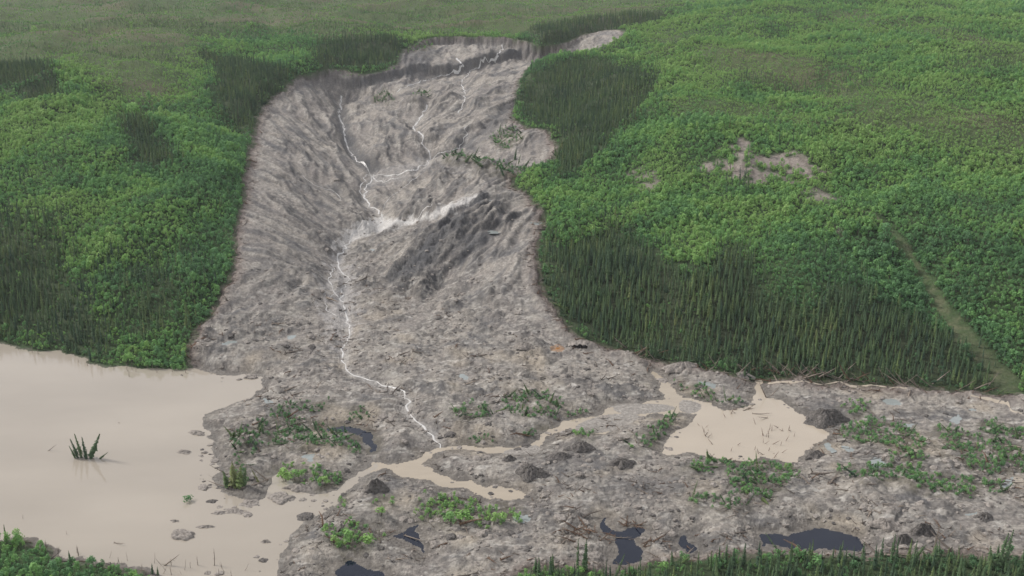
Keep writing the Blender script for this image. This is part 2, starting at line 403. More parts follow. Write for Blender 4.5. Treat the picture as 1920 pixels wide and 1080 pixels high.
# folds and slip scars running with the flow, each a low step with a wet dark face
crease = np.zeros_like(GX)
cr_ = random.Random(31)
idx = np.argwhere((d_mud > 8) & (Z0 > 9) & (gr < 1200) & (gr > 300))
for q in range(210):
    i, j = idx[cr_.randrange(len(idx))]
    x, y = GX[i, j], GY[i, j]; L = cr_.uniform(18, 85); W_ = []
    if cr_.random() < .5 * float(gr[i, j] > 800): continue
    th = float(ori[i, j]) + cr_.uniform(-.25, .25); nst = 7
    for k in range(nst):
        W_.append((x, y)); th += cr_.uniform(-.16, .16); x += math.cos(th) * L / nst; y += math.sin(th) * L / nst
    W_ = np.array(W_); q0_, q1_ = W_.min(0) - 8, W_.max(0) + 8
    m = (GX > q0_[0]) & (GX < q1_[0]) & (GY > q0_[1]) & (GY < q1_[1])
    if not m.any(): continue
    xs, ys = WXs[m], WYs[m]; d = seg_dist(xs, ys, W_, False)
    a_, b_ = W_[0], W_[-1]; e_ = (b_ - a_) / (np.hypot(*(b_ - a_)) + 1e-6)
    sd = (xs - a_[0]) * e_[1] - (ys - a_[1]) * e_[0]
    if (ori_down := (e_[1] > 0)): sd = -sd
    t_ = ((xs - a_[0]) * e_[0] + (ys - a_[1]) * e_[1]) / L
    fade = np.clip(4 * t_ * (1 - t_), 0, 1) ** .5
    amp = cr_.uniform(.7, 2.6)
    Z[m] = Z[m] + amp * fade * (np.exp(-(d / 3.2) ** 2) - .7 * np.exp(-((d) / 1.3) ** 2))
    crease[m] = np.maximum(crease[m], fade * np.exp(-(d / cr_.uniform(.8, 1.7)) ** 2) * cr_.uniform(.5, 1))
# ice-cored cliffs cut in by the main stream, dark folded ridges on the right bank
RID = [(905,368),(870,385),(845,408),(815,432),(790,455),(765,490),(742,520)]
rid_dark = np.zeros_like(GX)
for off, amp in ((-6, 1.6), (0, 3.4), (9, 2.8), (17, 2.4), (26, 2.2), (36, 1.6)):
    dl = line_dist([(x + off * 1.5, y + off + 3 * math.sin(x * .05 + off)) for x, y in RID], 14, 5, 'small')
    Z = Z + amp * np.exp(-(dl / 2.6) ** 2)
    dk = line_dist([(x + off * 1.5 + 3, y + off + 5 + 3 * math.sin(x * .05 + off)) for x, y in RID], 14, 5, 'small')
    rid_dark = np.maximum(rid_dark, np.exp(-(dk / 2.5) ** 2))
# hollow at the foot of the folded ridge
d_hol = sdf([(806,524),(812,510),(824,512),(830,530),(826,545),(812,540)], 10, 'none')
Z = Z - 2.6 * sstep(-1, 2.5, d_hol)
d_knob = sdf([(765,545),(772,515),(800,505),(812,520),(806,545),(795,560),(778,560)], 10, 'none')
Z = Z + 3.0 * sstep(-1, 6, d_knob)
d_cave = sdf([(1068,650),(1090,646),(1106,649),(1102,656),(1084,655),(1072,656)], 6, 'none', 4)
# streams incised in the mud
ST = {'main': [(640,180),(637,205),(645,235),(650,262),(668,292),(690,312),(700,325),(686,350),(684,372),(708,392),(716,410),(700,424),(668,434),(644,462),(632,490),(652,516),(642,545),(648,580),(652,620),(644,650),(652,686),(690,706),(722,718),(766,738),(760,756),(776,780),(806,800),(826,836)],
 'branch': [(800,200),(782,225),(776,240),(790,268),(806,290),(782,318),(745,326),(702,326)],
 'east': [(880,235),(866,262),(850,278),(820,286),(806,292)],
 'tongue': [(885,368),(850,388),(800,406),(755,420),(715,428),(690,430)],
 'fall': [(943,86),(940,94),(932,104),(926,112)],
 'fall2': [(858,108),(862,116),(870,122),(860,128),(850,132)],
 'toe': [(1920,772),(1880,758),(1850,748),(1820,742)],
 'rim': [(1440,712),(1500,716),(1560,718),(1640,724),(1700,730)],
 'b3': [(792,330),(770,346),(742,362),(722,385),(716,405)], 'b5': [(850,133),(815,146),(775,158),(745,172)], 'b6': [(935,104),(900,122),(868,150),(872,185),(858,216)], 'b7': [(632,490),(616,518),(626,545),(640,560)], 'b8': [(566,330),(600,350),(628,362),(640,378)],
 'braid': [(640,545),(620,560),(614,578),(630,590),(650,590)],
 'braid2': [(684,372),(676,350),(690,328),(716,340),(748,338)]}
d_st = {}
for k, v in ST.items():
    d_st[k] = line_dist(v, 20)
dmain = np.minimum.reduce([d_st['main'], d_st['branch'] + .3, d_st['east'] + .6])
dthin = np.minimum.reduce([d_st[k] for k in d_st])
nr_ = .85 * np.exp(-(dthin / 5.5) ** 2) * (Z0 > .5)
Z = Z * (1 - nr_) + (Z0 - .2) * nr_
Z = Z - 1.1 * np.exp(-(dmain / 3.0) ** 2) - 0.5 * np.exp(-(dmain / 9.0) ** 2)
for k in ('tongue', 'fall', 'fall2', 'toe', 'rim', 'braid', 'braid2'):
    Z = Z - 0.5 * np.exp(-(d_st[k] / 2.0) ** 2)
gd = line_dist([(640,200),(646,235),(655,265),(672,292),(700,316)], 20, 5, 'small')
Z = Z - 3.0 * np.exp(-(gd / 4.5) ** 2)
ge = line_dist([(965,185),(930,215),(900,245),(870,268),(850,282),(815,290)], 20, 5, 'small')
Z = Z - 2.6 * np.exp(-(ge / 5) ** 2)
for P_, hgt_, wd_ in [([(700,215),(730,232),(770,262),(785,285)], 4, 9), ([(660,205),(700,190),(740,188),(780,195)], 3.5, 8), ([(700,290),(730,262),(770,258),(800,262)], 3, 8), ([(850,300),(900,312),(960,335)], 3, 6),
                      ([(770,190),(800,180),(840,185)], 3, 7), ([(800,250),(830,225),(860,200),(900,185)], 2.5, 7), ([(560,300),(620,330),(670,372)], 2, 5), ([(480,300),(540,330),(600,372),(650,412)], 1.8, 6)]:
    dl = line_dist(P_, 24, 5, 'small'); Z = Z + hgt_ * np.exp(-(dl / wd_) ** 2)
# the water basins
lip = 0.35 + 0.25 * fbm(GX, GY, 5, 2, 39)
def basin(dw, depth, edge, spread):
    """lower the ground under the water level inside, and ease it to a low bank just outside"""
    global Z
    near = sstep(-spread, 0, dw)
    Z = np.where(dw < 0, Z * (1 - near) + np.minimum(Z, 0.12 + 0.16 * (-dw)) * near, np.minimum(Z, 0.12 - depth * sstep(-.5, edge, dw)))
floorz = (Z0 < 12) & (mudw > 0) & (gr < 560)
Z = np.where(floorz, np.maximum(Z, 0.25), Z)
isl = (3.4 * hum1 + 1.0 * hum2 - 0.9) * sstep(250, 420, to_pixel(GX, GY, 0 * GX)[0]) * sstep(-30, 0, -d_pond) * 0.9
ds = 1.8
_bed = Z.copy()
for dw, dep, ed, spd in [(d_pond, ds, 7, 8), (d_river, .9, 3.5, 12), (d_pool, .9, 4, 11)] + [(d, .8, 3, 11) for d in d_dark.values()]:
    basin(dw, dep, ed, spd)
Z = np.where((d_bars > -3) & (d_river > 0), np.maximum(Z, 0.22 * sstep(-1.5, 1.5, d_bars) - .02), Z)
pale_lv = []
for i, dw in enumerate(d_pale):
    q = np.array(PALE[i]); hx, hy = hit(q[:, 0], q[:, 1], Z0)
    cx, cy = hx.mean(), hy.mean()
    lv = float(grid_at(Z0, cx, cy)) + 0.25
    pale_lv.append(lv)
    near = sstep(-3.5, 0, dw)
    tgt = np.where(dw < 0, lv + 0.15 * (-dw), lv - 0.35 * sstep(0, 1.5, dw))
    Z = Z * (1 - near) + tgt * near

# ------------------------------------------------------------------ ground colour (albedo) from what the ground is made of
def C(*v): return np.array(v, float)
def mixc(A, B, w): return A + (B - A) * w[..., None]
n_a = fbm(GX, GY, 30, 4, 101); n_b = fbm(GX, GY, 5, 3, 103); n_c = fbm(GX, GY, 1.8, 2, 105)
mud = mixc(np.broadcast_to(C(.255, .232, .215), GX.shape + (3,)), C(.335, .305, .272), sstep(-.35, .4, n_a))
mud = mixc(mud, C(.20, .19, .185), 0.55 * sstep(.05, .5, n_b + .4 * grain2))
mud = mixc(mud, C(.125, .122, .125), 0.9 * sstep(.14, .46, fbm(GX, GY, 22, 4, 107) + .28 * grain3))
mud = mixc(mud, C(.40, .375, .34), 0.55 * sstep(.12, .4, grain2 + .5 * n_c) * (1 - lowz * .5))
mud = mixc(mud, C(.10, .095, .095), 0.65 * crack1 * patchy)
mud = mixc(mud, C(.12, .115, .11), 0.5 * crack2 * patchy * lowz); mud = mixc(mud, C(.10, .095, .09), .7 * np.exp(-((c3_ - b3) / .1) ** 2) * lowz * sstep(-.1, .3, fbm(GX, GY, 20, 2, 117)))
mud = mixc(mud, C(.11, .105, .10), 0.62 * sstep(.14, .46, -grain3 - .5 * n_c) * (.12 + .88 * fold) * (1 - .6 * lowz)); mud = mixc(mud, C(.43, .40, .365), 0.42 * sstep(.16, .42, grain3 + .4 * n_c) * (.15 + .85 * fold) * (1 - .5 * lowz))
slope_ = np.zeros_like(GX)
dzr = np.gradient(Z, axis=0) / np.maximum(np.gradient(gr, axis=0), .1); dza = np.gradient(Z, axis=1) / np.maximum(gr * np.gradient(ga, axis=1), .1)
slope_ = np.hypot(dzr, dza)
streak = np.zeros_like(GX)
for k in range(NB):                      # long wet streaks drawn out along the flow
    th = math.pi * k / NB
    w = np.clip(np.cos(2 * (ori - th)), 0, 1) ** 6
    m = mudm & (w > 0.02)
    s_ = (wx * math.cos(th) + wy * math.sin(th))[m]; t_ = (-wx * math.sin(th) + wy * math.cos(th))[m]
    streak[m] += w[m] * (perlin(s_ / 55.0, t_ / 6.5, 380 + k) + .6 * perlin(s_ / 22.0, t_ / 2.8, 480 + k)) / tw[m]
up = sstep(2.8, 9, Z0)
mud = mixc(mud, C(.135, .132, .134), .62 * up * sstep(.08, .46, streak))
mud = mixc(mud, C(.355, .33, .30), .40 * up * sstep(.12, .50, -streak))
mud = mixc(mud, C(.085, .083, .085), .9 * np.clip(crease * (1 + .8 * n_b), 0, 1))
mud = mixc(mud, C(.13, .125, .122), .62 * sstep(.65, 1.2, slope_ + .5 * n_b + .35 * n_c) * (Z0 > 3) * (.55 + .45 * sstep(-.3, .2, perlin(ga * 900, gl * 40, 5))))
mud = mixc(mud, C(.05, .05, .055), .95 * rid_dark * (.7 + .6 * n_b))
mud = mixc(mud, C(.12, .118, .12), .8 * np.maximum(np.exp(-(gd / 3.5) ** 2), np.exp(-(ge / 3.0) ** 2)))
blk = lambda best, lam_: np.clip(1 - best / .60, 0, 1) ** .5
mud = mixc(mud, C(.125, .117, .112), .75 * lowz * (h2 > .80) * blk(b2, 7.5) * (.7 + .5 * n_c))
mud = mixc(mud, C(.13, .122, .118), .70 * lowz * (h1 > .84) * blk(b1, 17) * (.7 + .5 * n_b))
mud = mixc(mud, C(.40, .375, .335), .6 * lowz * (h2 < .13) * blk(b2, 7.5)); mud = mixc(mud, C(.39, .36, .32), .5 * lowz * (h3 < .18) * blk(b3, 2.7))
mud = mixc(mud, C(.11, .105, .10), .6 * lowz * (h3 > .82) * blk(b3, 2.7))
mud = mixc(mud, C(.145, .135, .128), .65 * lowz * sstep(.12, .34, fbm(GX, GY * 1.5, 8, 3, 163)))
mud = mixc(mud, C(.42, .395, .36), .55 * lowz * sstep(.16, .36, fbm(GX, GY * 1.6, 5, 3, 167)))
# pale dried slurry flakes on the lower lobe
fl = sstep(.24, .42, fbm(GX, GY * 2.0, 9, 4, 109) - .1 + .5 * valley * fbm(GX, GY * 1.7, 3.4, 2, 111))
mud = mixc(mud, C(.50, .475, .44), fl * lowz * 0.75)
mud = mixc(mud, C(.40, .345, .275), 0.6 * valley * sstep(.1, .5, fbm(GX, GY, 26, 3, 113)))
mud = mixc(mud, C(.215, .175, .155), (0.75 * np.exp(-((d_mud - 1) / 3.4) ** 2) * (1 - .7 * sstep(650, 900, gr)))) ; mud = mixc(mud, C(.05, .035, .03), .85 * np.exp(-((d_mud - .4) / 1.1) ** 2) * (.3 + .7 * sstep(-.2, .2, n_b)))                # peaty pink-brown margin
# dark, wet silts
for P, s_w, wgt in [([(560,152),(600,143),(640,148),(640,156),(600,158),(560,165)], 6, .5),
          ([(650,150),(700,138),(745,126),(800,122),(860,116),(930,96),(1000,86),(1010,100),(940,112),(870,130),(790,136),(745,148),(690,160),(655,164)], 7, .85),
          ([(740,110),(760,84),(800,84),(830,100),(800,118),(750,124)], 8, .6),
          ([(742,525),(735,505),(760,480),(790,450),(820,425),(850,400),(900,362),(912,368),(880,400),(850,432),(822,470),(800,500),(770,515)], 5, .85),
          ([(640,236),(652,240),(668,285),(700,312),(690,318),(655,290)], 4, .85), ([(860,440),(900,430),(930,450),(900,475),(865,470)], 6, .55),
          ([(850,296),(880,270),(905,250),(960,190),(968,200),(930,250),(880,290)], 6, .5), ([(806,524),(812,510),(826,512),(832,530),(824,545)], 3, .7),
          ([(470,660),(500,648),(530,660),(500,680)], 5, .5), ([(480,600),(510,590),(530,605),(505,625)], 5, .5), ([(1000,850),(1060,845),(1130,850),(1130,880),(1060,890),(1000,880)], 8, .4),
          ([(1300,880),(1130,900),(1130,930),(1250,940),(1330,910)], 8, .55), ([(1510,755),(1580,755),(1570,800),(1530,795)], 6, .6), ([(1720,960),(1790,960),(1800,1010),(1740,1010)], 8, .5),
          ([(500,760),(600,752),(600,775),(500,785)], 5, .5), ([(890,598),(935,600),(930,610),(900,612)], 4, .6), ([(690,890),(725,885),(735,925),(690,930)], 6, .5)]:
    d = sdf(P, 20, 'small', 3)
    mud = mixc(mud, C(.095, .095, .10), wgt * sstep(-s_w * .7, s_w, d + 4 * grain2))
d_tongue = sdf([(640,440),(660,422),(700,408),(750,410),(790,402),(840,384),(885,365),(892,370),(850,396),(800,414),(740,428),(700,440),(650,458),(632,480),(628,465)], 12, 'small', 4)
mud = mixc(mud, C(.60, .58, .56), .85 * sstep(-1, 2, d_tongue + 2.5 * n_b))
d_flat = sdf([(690,322),(740,312),(800,300),(812,308),(780,330),(760,340),(716,345),(690,345)], 12, 'small', 4)
mud = mixc(mud, C(.33, .315, .305), .5 * sstep(-2, 3, d_flat + 6 * n_b))
mud = mixc(mud, C(.42, .40, .38), (.5 - .3 * sstep(560, 640, gr)) * np.exp(-(np.maximum(dmain - .3, 0) / 1.1) ** 2) * sstep(-.3, .2, n_b + .15))
d_fan = sdf([(600,560),(632,480),(660,500),(665,600),(640,660),(615,620)], 12, 'small', 4)
mud = mixc(mud, C(.42, .40, .39), .6 * sstep(-2, 4, d_fan + 12 * n_b))
wetw = np.maximum.reduce([sstep(-4.5, -.2, d + 3.5 * n_b) for d in [d_pond, d_river, d_pool] + list(d_dark.values())])
mud = mixc(mud, C(.15, .135, .12), .7 * wetw)
mud = mixc(mud, C(.36, .335, .31), .8 * sstep(-2, 0, d_bars))
mud = mixc(mud, C(.020, .014, .012), sstep(-.2, .5, d_cave))  # ground blackened to paint the shade of the opening
d_or = sdf([(1036,652),(1046,648),(1054,652),(1050,657),(1038,657)], 5, 'none', 4)
mud = mixc(mud, C(.36, .17, .055), sstep(-.5, .5, d_or))

# rafts of vegetation carried on the debris stand on dark peaty mats
RAFT = [([(430,825),(470,800),(520,785),(600,790),(700,815),(695,850),(600,840),(520,838),(450,865)], .40, .35, 1), ([(510,768),(600,755),(620,768),(540,782)], .35, .3, 1),
 ([(640,770),(690,765),(690,782),(650,782)], .35, .3, 1), ([(848,768),(900,758),(920,780),(880,790)], .45, .4, 1), ([(940,745),(1000,735),(1060,752),(1050,775),(970,785)], .4, .4, 1), ([(1060,770),(1100,762),(1090,778),(1062,782)], .4, .4, 1),
 ([(990,805),(1040,793),(1040,802),(1000,814)], .5, .3, 1), ([(880,820),(925,822),(920,836),(885,834)], .5, .35, 0), ([(1180,830),(1240,790),(1262,775),(1260,800),(1200,850)], .4, .5, 1), ([(1080,808),(1120,805),(1110,825),(1085,822)], .4, .6, 0),
 ([(1290,875),(1365,858),(1350,885),(1310,895)], .5, .55, 1), ([(1370,880),(1430,862),(1500,882),(1470,920),(1430,940),(1380,925)], .65, .5, 0), ([(1290,935),(1380,930),(1460,935),(1400,950),(1300,955)], .3, .35, 1),
 ([(1578,760),(1620,755),(1622,775),(1590,780)], .4, .6, 0), ([(1580,805),(1640,788),(1700,800),(1740,845),(1720,880),(1680,895),(1660,850),(1600,830)], .6, .5, 0), ([(1568,885),(1640,872),(1700,885),(1680,905),(1600,900)], .5, .4, 0),
 ([(1755,800),(1800,810),(1900,830),(1925,870),(1910,892),(1830,888),(1770,845)], .6, .45, 0), ([(1690,895),(1760,890),(1860,905),(1900,925),(1800,935),(1720,925)], .5, .5, 0), ([(1840,790),(1900,800),(1925,820),(1860,815)], .5, .4, 0),
 ([(520,880),(555,868),(600,885),(570,905),(530,905)], .6, .8, 2), ([(590,892),(625,888),(636,902),(600,915)], .5, .6, 2), ([(780,945),(830,930),(900,950),(880,975),(800,985)], .5, .85, 2), ([(880,965),(930,945),(975,958),(970,978),(900,985)], .5, .85, 2),
 ([(605,1000),(660,985),(715,990),(700,1020),(640,1030)], .5, .75, 2), ([(690,935),(730,930),(740,950),(700,955)], .4, .8, 2), ([(620,940),(650,930),(640,955)], .4, .8, 2), ([(1700,50),(1750,70)], 0, 0, 0) if False else ([(430,870),(455,865),(462,905),(435,910)], .6, .4, 1),
 ([(1265,712),(1320,730),(1345,752),(1320,750),(1280,735)], .35, .45, 1), ([(1345,752),(1400,745),(1440,780),(1390,775)], .15, .3, 1), ([(700,180),(730,175),(738,192),(706,194)], .35, .25, 1), ([(925,252),(960,240),(978,262),(945,280),(925,270)], .4, .4, 1),
 ([(835,295),(870,288),(930,305),(985,318),(1030,312),(1040,330),(980,350),(940,335),(880,310),(840,306)], .42, .3, 1), ([(980,318),(1040,312),(1045,345),(990,360),(960,345)], .5, .55, 0), ([(775,175),(800,170),(806,186),(780,190)], .25, .2, 1),
 ([(640,150),(660,138),(745,128),(690,146)], .3, .8, 0), ([(880,190),(930,160),(900,175)], .1, .3, 1), ([(1010,93),(1040,90),(1030,100)], .5, .4, 1), ([(740,80),(800,75),(812,90),(760,98)], .6, .75, 0), ([(610,112),(690,130),(640,138)], .5, .7, 0)]
z_raft = np.zeros_like(GX)
for P_, dn_, tn_, kd_ in RAFT:
    if dn_ > .2: z_raft = np.maximum(z_raft, sstep(-2.5, 2.0, sdf(P_, 12, 'big', 3)) * min(1, dn_ * 2))
mud = mixc(mud, C(.085, .078, .052), .72 * z_raft * sstep(-.35, .15, n_b + .5 * n_c))
# zones of vegetation: weights on the grid
def zone(P, s=10, m=36): return sstep(-2.0 * s, 1.8 * s, sdf(P, m, 'big', 4) + 9 * n_a + 6 * fbm(GX, GY, 11, 2, 127))
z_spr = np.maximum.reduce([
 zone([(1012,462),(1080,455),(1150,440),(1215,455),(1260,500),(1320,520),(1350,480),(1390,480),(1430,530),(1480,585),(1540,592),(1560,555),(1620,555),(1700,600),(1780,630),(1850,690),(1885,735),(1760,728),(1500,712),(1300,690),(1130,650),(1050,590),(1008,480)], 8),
 .75 * zone([(-60,400),(60,420),(120,470),(200,560),(230,640),(150,665),(0,640),(-60,630)], 10),
 .55 * zone([(180,500),(330,480),(380,540),(330,620),(230,640),(200,560)], 12),
 zone([(385,100),(430,112),(520,130),(560,140),(520,175),(495,205),(480,245),(440,240),(400,180),(410,140)], 8),
 .9 * zone([(235,225),(290,240),(310,300),(280,310),(240,260)], 6), zone([(30,165),(100,155),(110,180),(60,190)], 5), zone([(-40,130),(90,125),(60,150),(-40,165)], 8),
 zone([(600,85),(680,72),(745,75),(750,108),(700,125),(640,130),(600,125)], 8), .9 * zone([(1010,50),(1230,22),(1240,38),(1160,56),(1060,80),(1010,85)], 8),
 .8 * zone([(975,170),(1010,130),(1080,112),(1150,118),(1235,150),(1228,180),(1180,230),(1100,270),(1040,300),(1030,250),(975,230)], 8),
 .9 * zone([(1040,300),(1100,240),(1180,220),(1120,290),(1060,330)], 8),
 .6 * zone([(1000,1070),(1200,1050),(1940,1040),(1990,1200),(1000,1200)], 6)])
z_olive = np.maximum.reduce([
 zone([(-100,-10),(1230,-10),(1200,30),(1050,60),(800,62),(600,70),(420,60),(330,130),(340,170),(260,190),(180,140),(100,120),(-100,125)], 16, 60),
 .8 * zone([(1290,90),(1420,95),(1560,120),(1640,160),(1800,190),(1940,240),(1940,300),(1800,250),(1660,240),(1600,225),(1500,180),(1400,160),(1350,140)], 12),
 .7 * zone([(1270,190),(1400,190),(1540,215),(1520,235),(1300,225)], 8), .6 * zone([(1230,60),(1300,70),(1260,95),(1215,90)], 10),
 .5 * zone([(1500,20),(1700,30),(1900,80),(1940,110),(1700,60)], 14), .7 * zone([(1800,105),(1940,95),(1940,125),(1830,130)], 8)])
z_bare = np.maximum.reduce([zone([(1372,262),(1396,268),(1415,290),(1480,290),(1538,302),(1536,334),(1440,334),(1400,338),(1325,324),(1330,300),(1374,298)], 2, 20),
 .8 * zone([(1500,360),(1560,362),(1575,374),(1520,372)], 3, 12), .7 * zone([(1180,325),(1230,330),(1235,350),(1200,348)], 3, 12), .8 * zone([(1560,434),(1580,444),(1582,452),(1564,444)], 2, 10)])
z_bare = z_bare * sstep(-.26, .02, fbm(GX, GY, 9, 3, 119))
d_tr = line_dist([(1560,375),(1610,392),(1650,415),(1695,470),(1725,510),(1755,560),(1790,610),(1840,665),(1890,722)], 20, 5, 'small')
trw = np.interp(GY, [380, 430, 480, 540], [5, 4.2, 2.5, 1.8])
z_trk = 1 - sstep(.6, 1.25, d_tr / trw)
z_bright = np.clip(.55 + 1.2 * fbm(GX, GY, 150, 3, 121) + .9 * fbm(GX, GY, 26, 3, 123), 0, 1)
grd = mixc(np.broadcast_to(C(.055, .09, .036), GX.shape + (3,)), C(.078, .100, .040), z_olive * (.75 + .5 * n_b))
grd = mixc(grd, C(.105, .098, .058), .8 * z_olive * sstep(-.1, .35, fbm(GX, GY * 1.4, 120, 4, 125)))
grd = mixc(grd, C(.25, .215, .19), z_bare); grd = mixc(grd, C(.15, .125, .105), .7 * z_bare * sstep(.0, .4, perlin(GX / 2.6, GY / 11, 77)))
grd = mixc(grd, C(.145, .145, .085), .75 * z_trk * (.75 + .6 * n_b) * (.6 + .8 * n_b))
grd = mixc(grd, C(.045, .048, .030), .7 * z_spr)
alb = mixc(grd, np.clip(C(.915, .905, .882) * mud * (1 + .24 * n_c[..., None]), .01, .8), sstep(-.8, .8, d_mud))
wetm = np.clip(np.maximum(sstep(-1.5, .2, d_pond) * (d_pond < .5), .8 * sstep(-1, 2, d_tongue)) + .8 * np.exp(-(dmain / 1.6) ** 2) + .35 * sstep(.1, .4, fbm(GX, GY, 22, 4, 107)), 0, 1) * mudw

# ------------------------------------------------------------------ materials
def new_mat(name):
    m = bpy.data.materials.new(name); m.use_nodes = True
    return m, m.node_tree.nodes, m.node_tree.links, m.node_tree.nodes['Principled BSDF']

def ground_mat():
    m, n, l, b = new_mat('earth')
    at = n.new('ShaderNodeAttribute'); at.attribute_name = 'albedo'
    geo = n.new('ShaderNodeNewGeometry')
    no = n.new('ShaderNodeTexNoise'); no.inputs['Scale'].default_value = 0.9; no.inputs['Detail'].default_value = 7; no.inputs['Roughness'].default_value = .72
    l.new(geo.outputs['Position'], no.inputs['Vector'])
    mr = n.new('ShaderNodeMapRange'); mr.inputs['From Min'].default_value = .3; mr.inputs['From Max'].default_value = .7
    mr.inputs['To Min'].default_value = .60; mr.inputs['To Max'].default_value = 1.36
    l.new(no.outputs['Fac'], mr.inputs['Value'])
    mx = n.new('ShaderNodeVectorMath'); mx.operation = 'SCALE'
    l.new(at.outputs['Color'], mx.inputs[0]); l.new(mr.outputs['Result'], mx.inputs['Scale'])
    l.new(mx.outputs[0], b.inputs['Base Color'])
    wt = n.new('ShaderNodeAttribute'); wt.attribute_name = 'wet'
    rr = n.new('ShaderNodeMapRange'); rr.inputs['To Min'].default_value = .92; rr.inputs['To Max'].default_value = .38
    l.new(wt.outputs['Fac'], rr.inputs['Value']); l.new(rr.outputs['Result'], b.inputs['Roughness'])
    b.inputs['Specular IOR Level'].default_value = .2
    bp = n.new('ShaderNodeBump'); bp.inputs['Distance'].default_value = .9; bp.inputs['Strength'].default_value = .9
    l.new(no.outputs['Fac'], bp.inputs['Height']); l.new(bp.outputs['Normal'], b.inputs['Normal'])
    return m

def plain_mat(name, col, rough=.85, vary=.25, scale=1.2, spec=.3, bump=0.0):
    m, n, l, b = new_mat(name)
    geo = n.new('ShaderNodeNewGeometry')
    no = n.new('ShaderNodeTexNoise'); no.inputs['Scale'].default_value = scale; no.inputs['Detail'].default_value = 5
    l.new(geo.outputs['Position'], no.inputs['Vector'])
    mr = n.new('ShaderNodeMapRange'); mr.inputs['From Min'].default_value = .3; mr.inputs['From Max'].default_value = .7
    mr.inputs['To Min'].default_value = 1 - vary; mr.inputs['To Max'].default_value = 1 + vary
    l.new(no.outputs['Fac'], mr.inputs['Value'])
    mx = n.new('ShaderNodeVectorMath'); mx.operation = 'SCALE'; mx.inputs[0].default_value = col
    l.new(mr.outputs['Result'], mx.inputs['Scale']); l.new(mx.outputs[0], b.inputs['Base Color'])
    b.inputs['Roughness'].default_value = rough; b.inputs['Specular IOR Level'].default_value = spec
    if bump:
        bp = n.new('ShaderNodeBump'); bp.inputs['Distance'].default_value = bump
        l.new(no.outputs['Fac'], bp.inputs['Height']); l.new(bp.outputs['Normal'], b.inputs['Normal'])
    return m

def leaf_mat(name, stops, transl=0.0):
    """foliage whose hue comes from the plant's own tone value, with a little scatter from plant to plant"""
    m, n, l, b = new_mat(name)
    at = n.new('ShaderNodeAttribute'); at.attribute_type = 'INSTANCER'; at.attribute_name = 'tone'
    oi = n.new('ShaderNodeObjectInfo')
    s = n.new('ShaderNodeMath'); s.operation = 'MULTIPLY_ADD'; s.inputs[1].default_value = .34; s.inputs[2].default_value = -.17
    l.new(oi.outputs['Random'], s.inputs[0])
    ad = n.new('ShaderNodeMath'); ad.operation = 'ADD'; l.new(at.outputs['Fac'], ad.inputs[0]); l.new(s.outputs[0], ad.inputs[1])
    cr = n.new('ShaderNodeValToRGB'); l.new(ad.outputs[0], cr.inputs['Fac'])
    e = cr.color_ramp.elements
    e[0].position, e[0].color = stops[0][0], (*stops[0][1], 1)
    e[1].position, e[1].color = stops[-1][0], (*stops[-1][1], 1)
    for p, c in stops[1:-1]:
        q = e.new(p); q.color = (*c, 1)
    l.new(cr.outputs['Color'], b.inputs['Base Color'])
    b.inputs['Roughness'].default_value = .9; b.inputs['Specular IOR Level'].default_value = .08
    if transl:
        tr = n.new('ShaderNodeBsdfTranslucent'); mxs = n.new('ShaderNodeMixShader'); mxs.inputs[0].default_value = transl
        l.new(cr.outputs['Color'], tr.inputs['Color'])
        out = n['Material Output']; l.new(b.outputs[0], mxs.inputs[1]); l.new(tr.outputs[0], mxs.inputs[2]); l.new(mxs.outputs[0], out.inputs['Surface'])
    return m

def water_mat(name, col, rough, vary=.1, scale=.02, bump=0.0):
    m, n, l, b = new_mat(name)
    geo = n.new('ShaderNodeNewGeometry')
    mp = n.new('ShaderNodeMapping'); mp.inputs['Scale'].default_value = (1, 2.2, 1)
    no = n.new('ShaderNodeTexNoise'); no.inputs['Scale'].default_value = scale; no.inputs['Detail'].default_value = 4
    l.new(geo.outputs['Position'], mp.inputs['Vector']); l.new(mp.outputs['Vector'], no.inputs['Vector'])
    mr = n.new('ShaderNodeMapRange'); mr.inputs['From Min'].default_value = .3; mr.inputs['From Max'].default_value = .7
    mr.inputs['To Min'].default_value = 1 - vary; mr.inputs['To Max'].default_value = 1 + vary
    l.new(no.outputs['Fac'], mr.inputs['Value'])
    mx = n.new('ShaderNodeVectorMath'); mx.operation = 'SCALE'; mx.inputs[0].default_value = col
    l.new(mr.outputs['Result'], mx.inputs['Scale']); l.new(mx.outputs[0], b.inputs['Base Color'])
    b.inputs['Roughness'].default_value = rough; b.inputs['IOR'].default_value = 1.33
    n2 = n.new('ShaderNodeTexNoise'); n2.inputs['Scale'].default_value = 1.1; n2.inputs['Detail'].default_value = 3
    l.new(geo.outputs['Position'], n2.inputs['Vector'])
    bp = n.new('ShaderNodeBump'); bp.inputs['Distance'].default_value = bump; bp.inputs['Strength'].default_value = .5
    l.new(n2.outputs['Fac'], bp.inputs['Height']); l.new(bp.outputs['Normal'], b.inputs['Normal'])
    return m

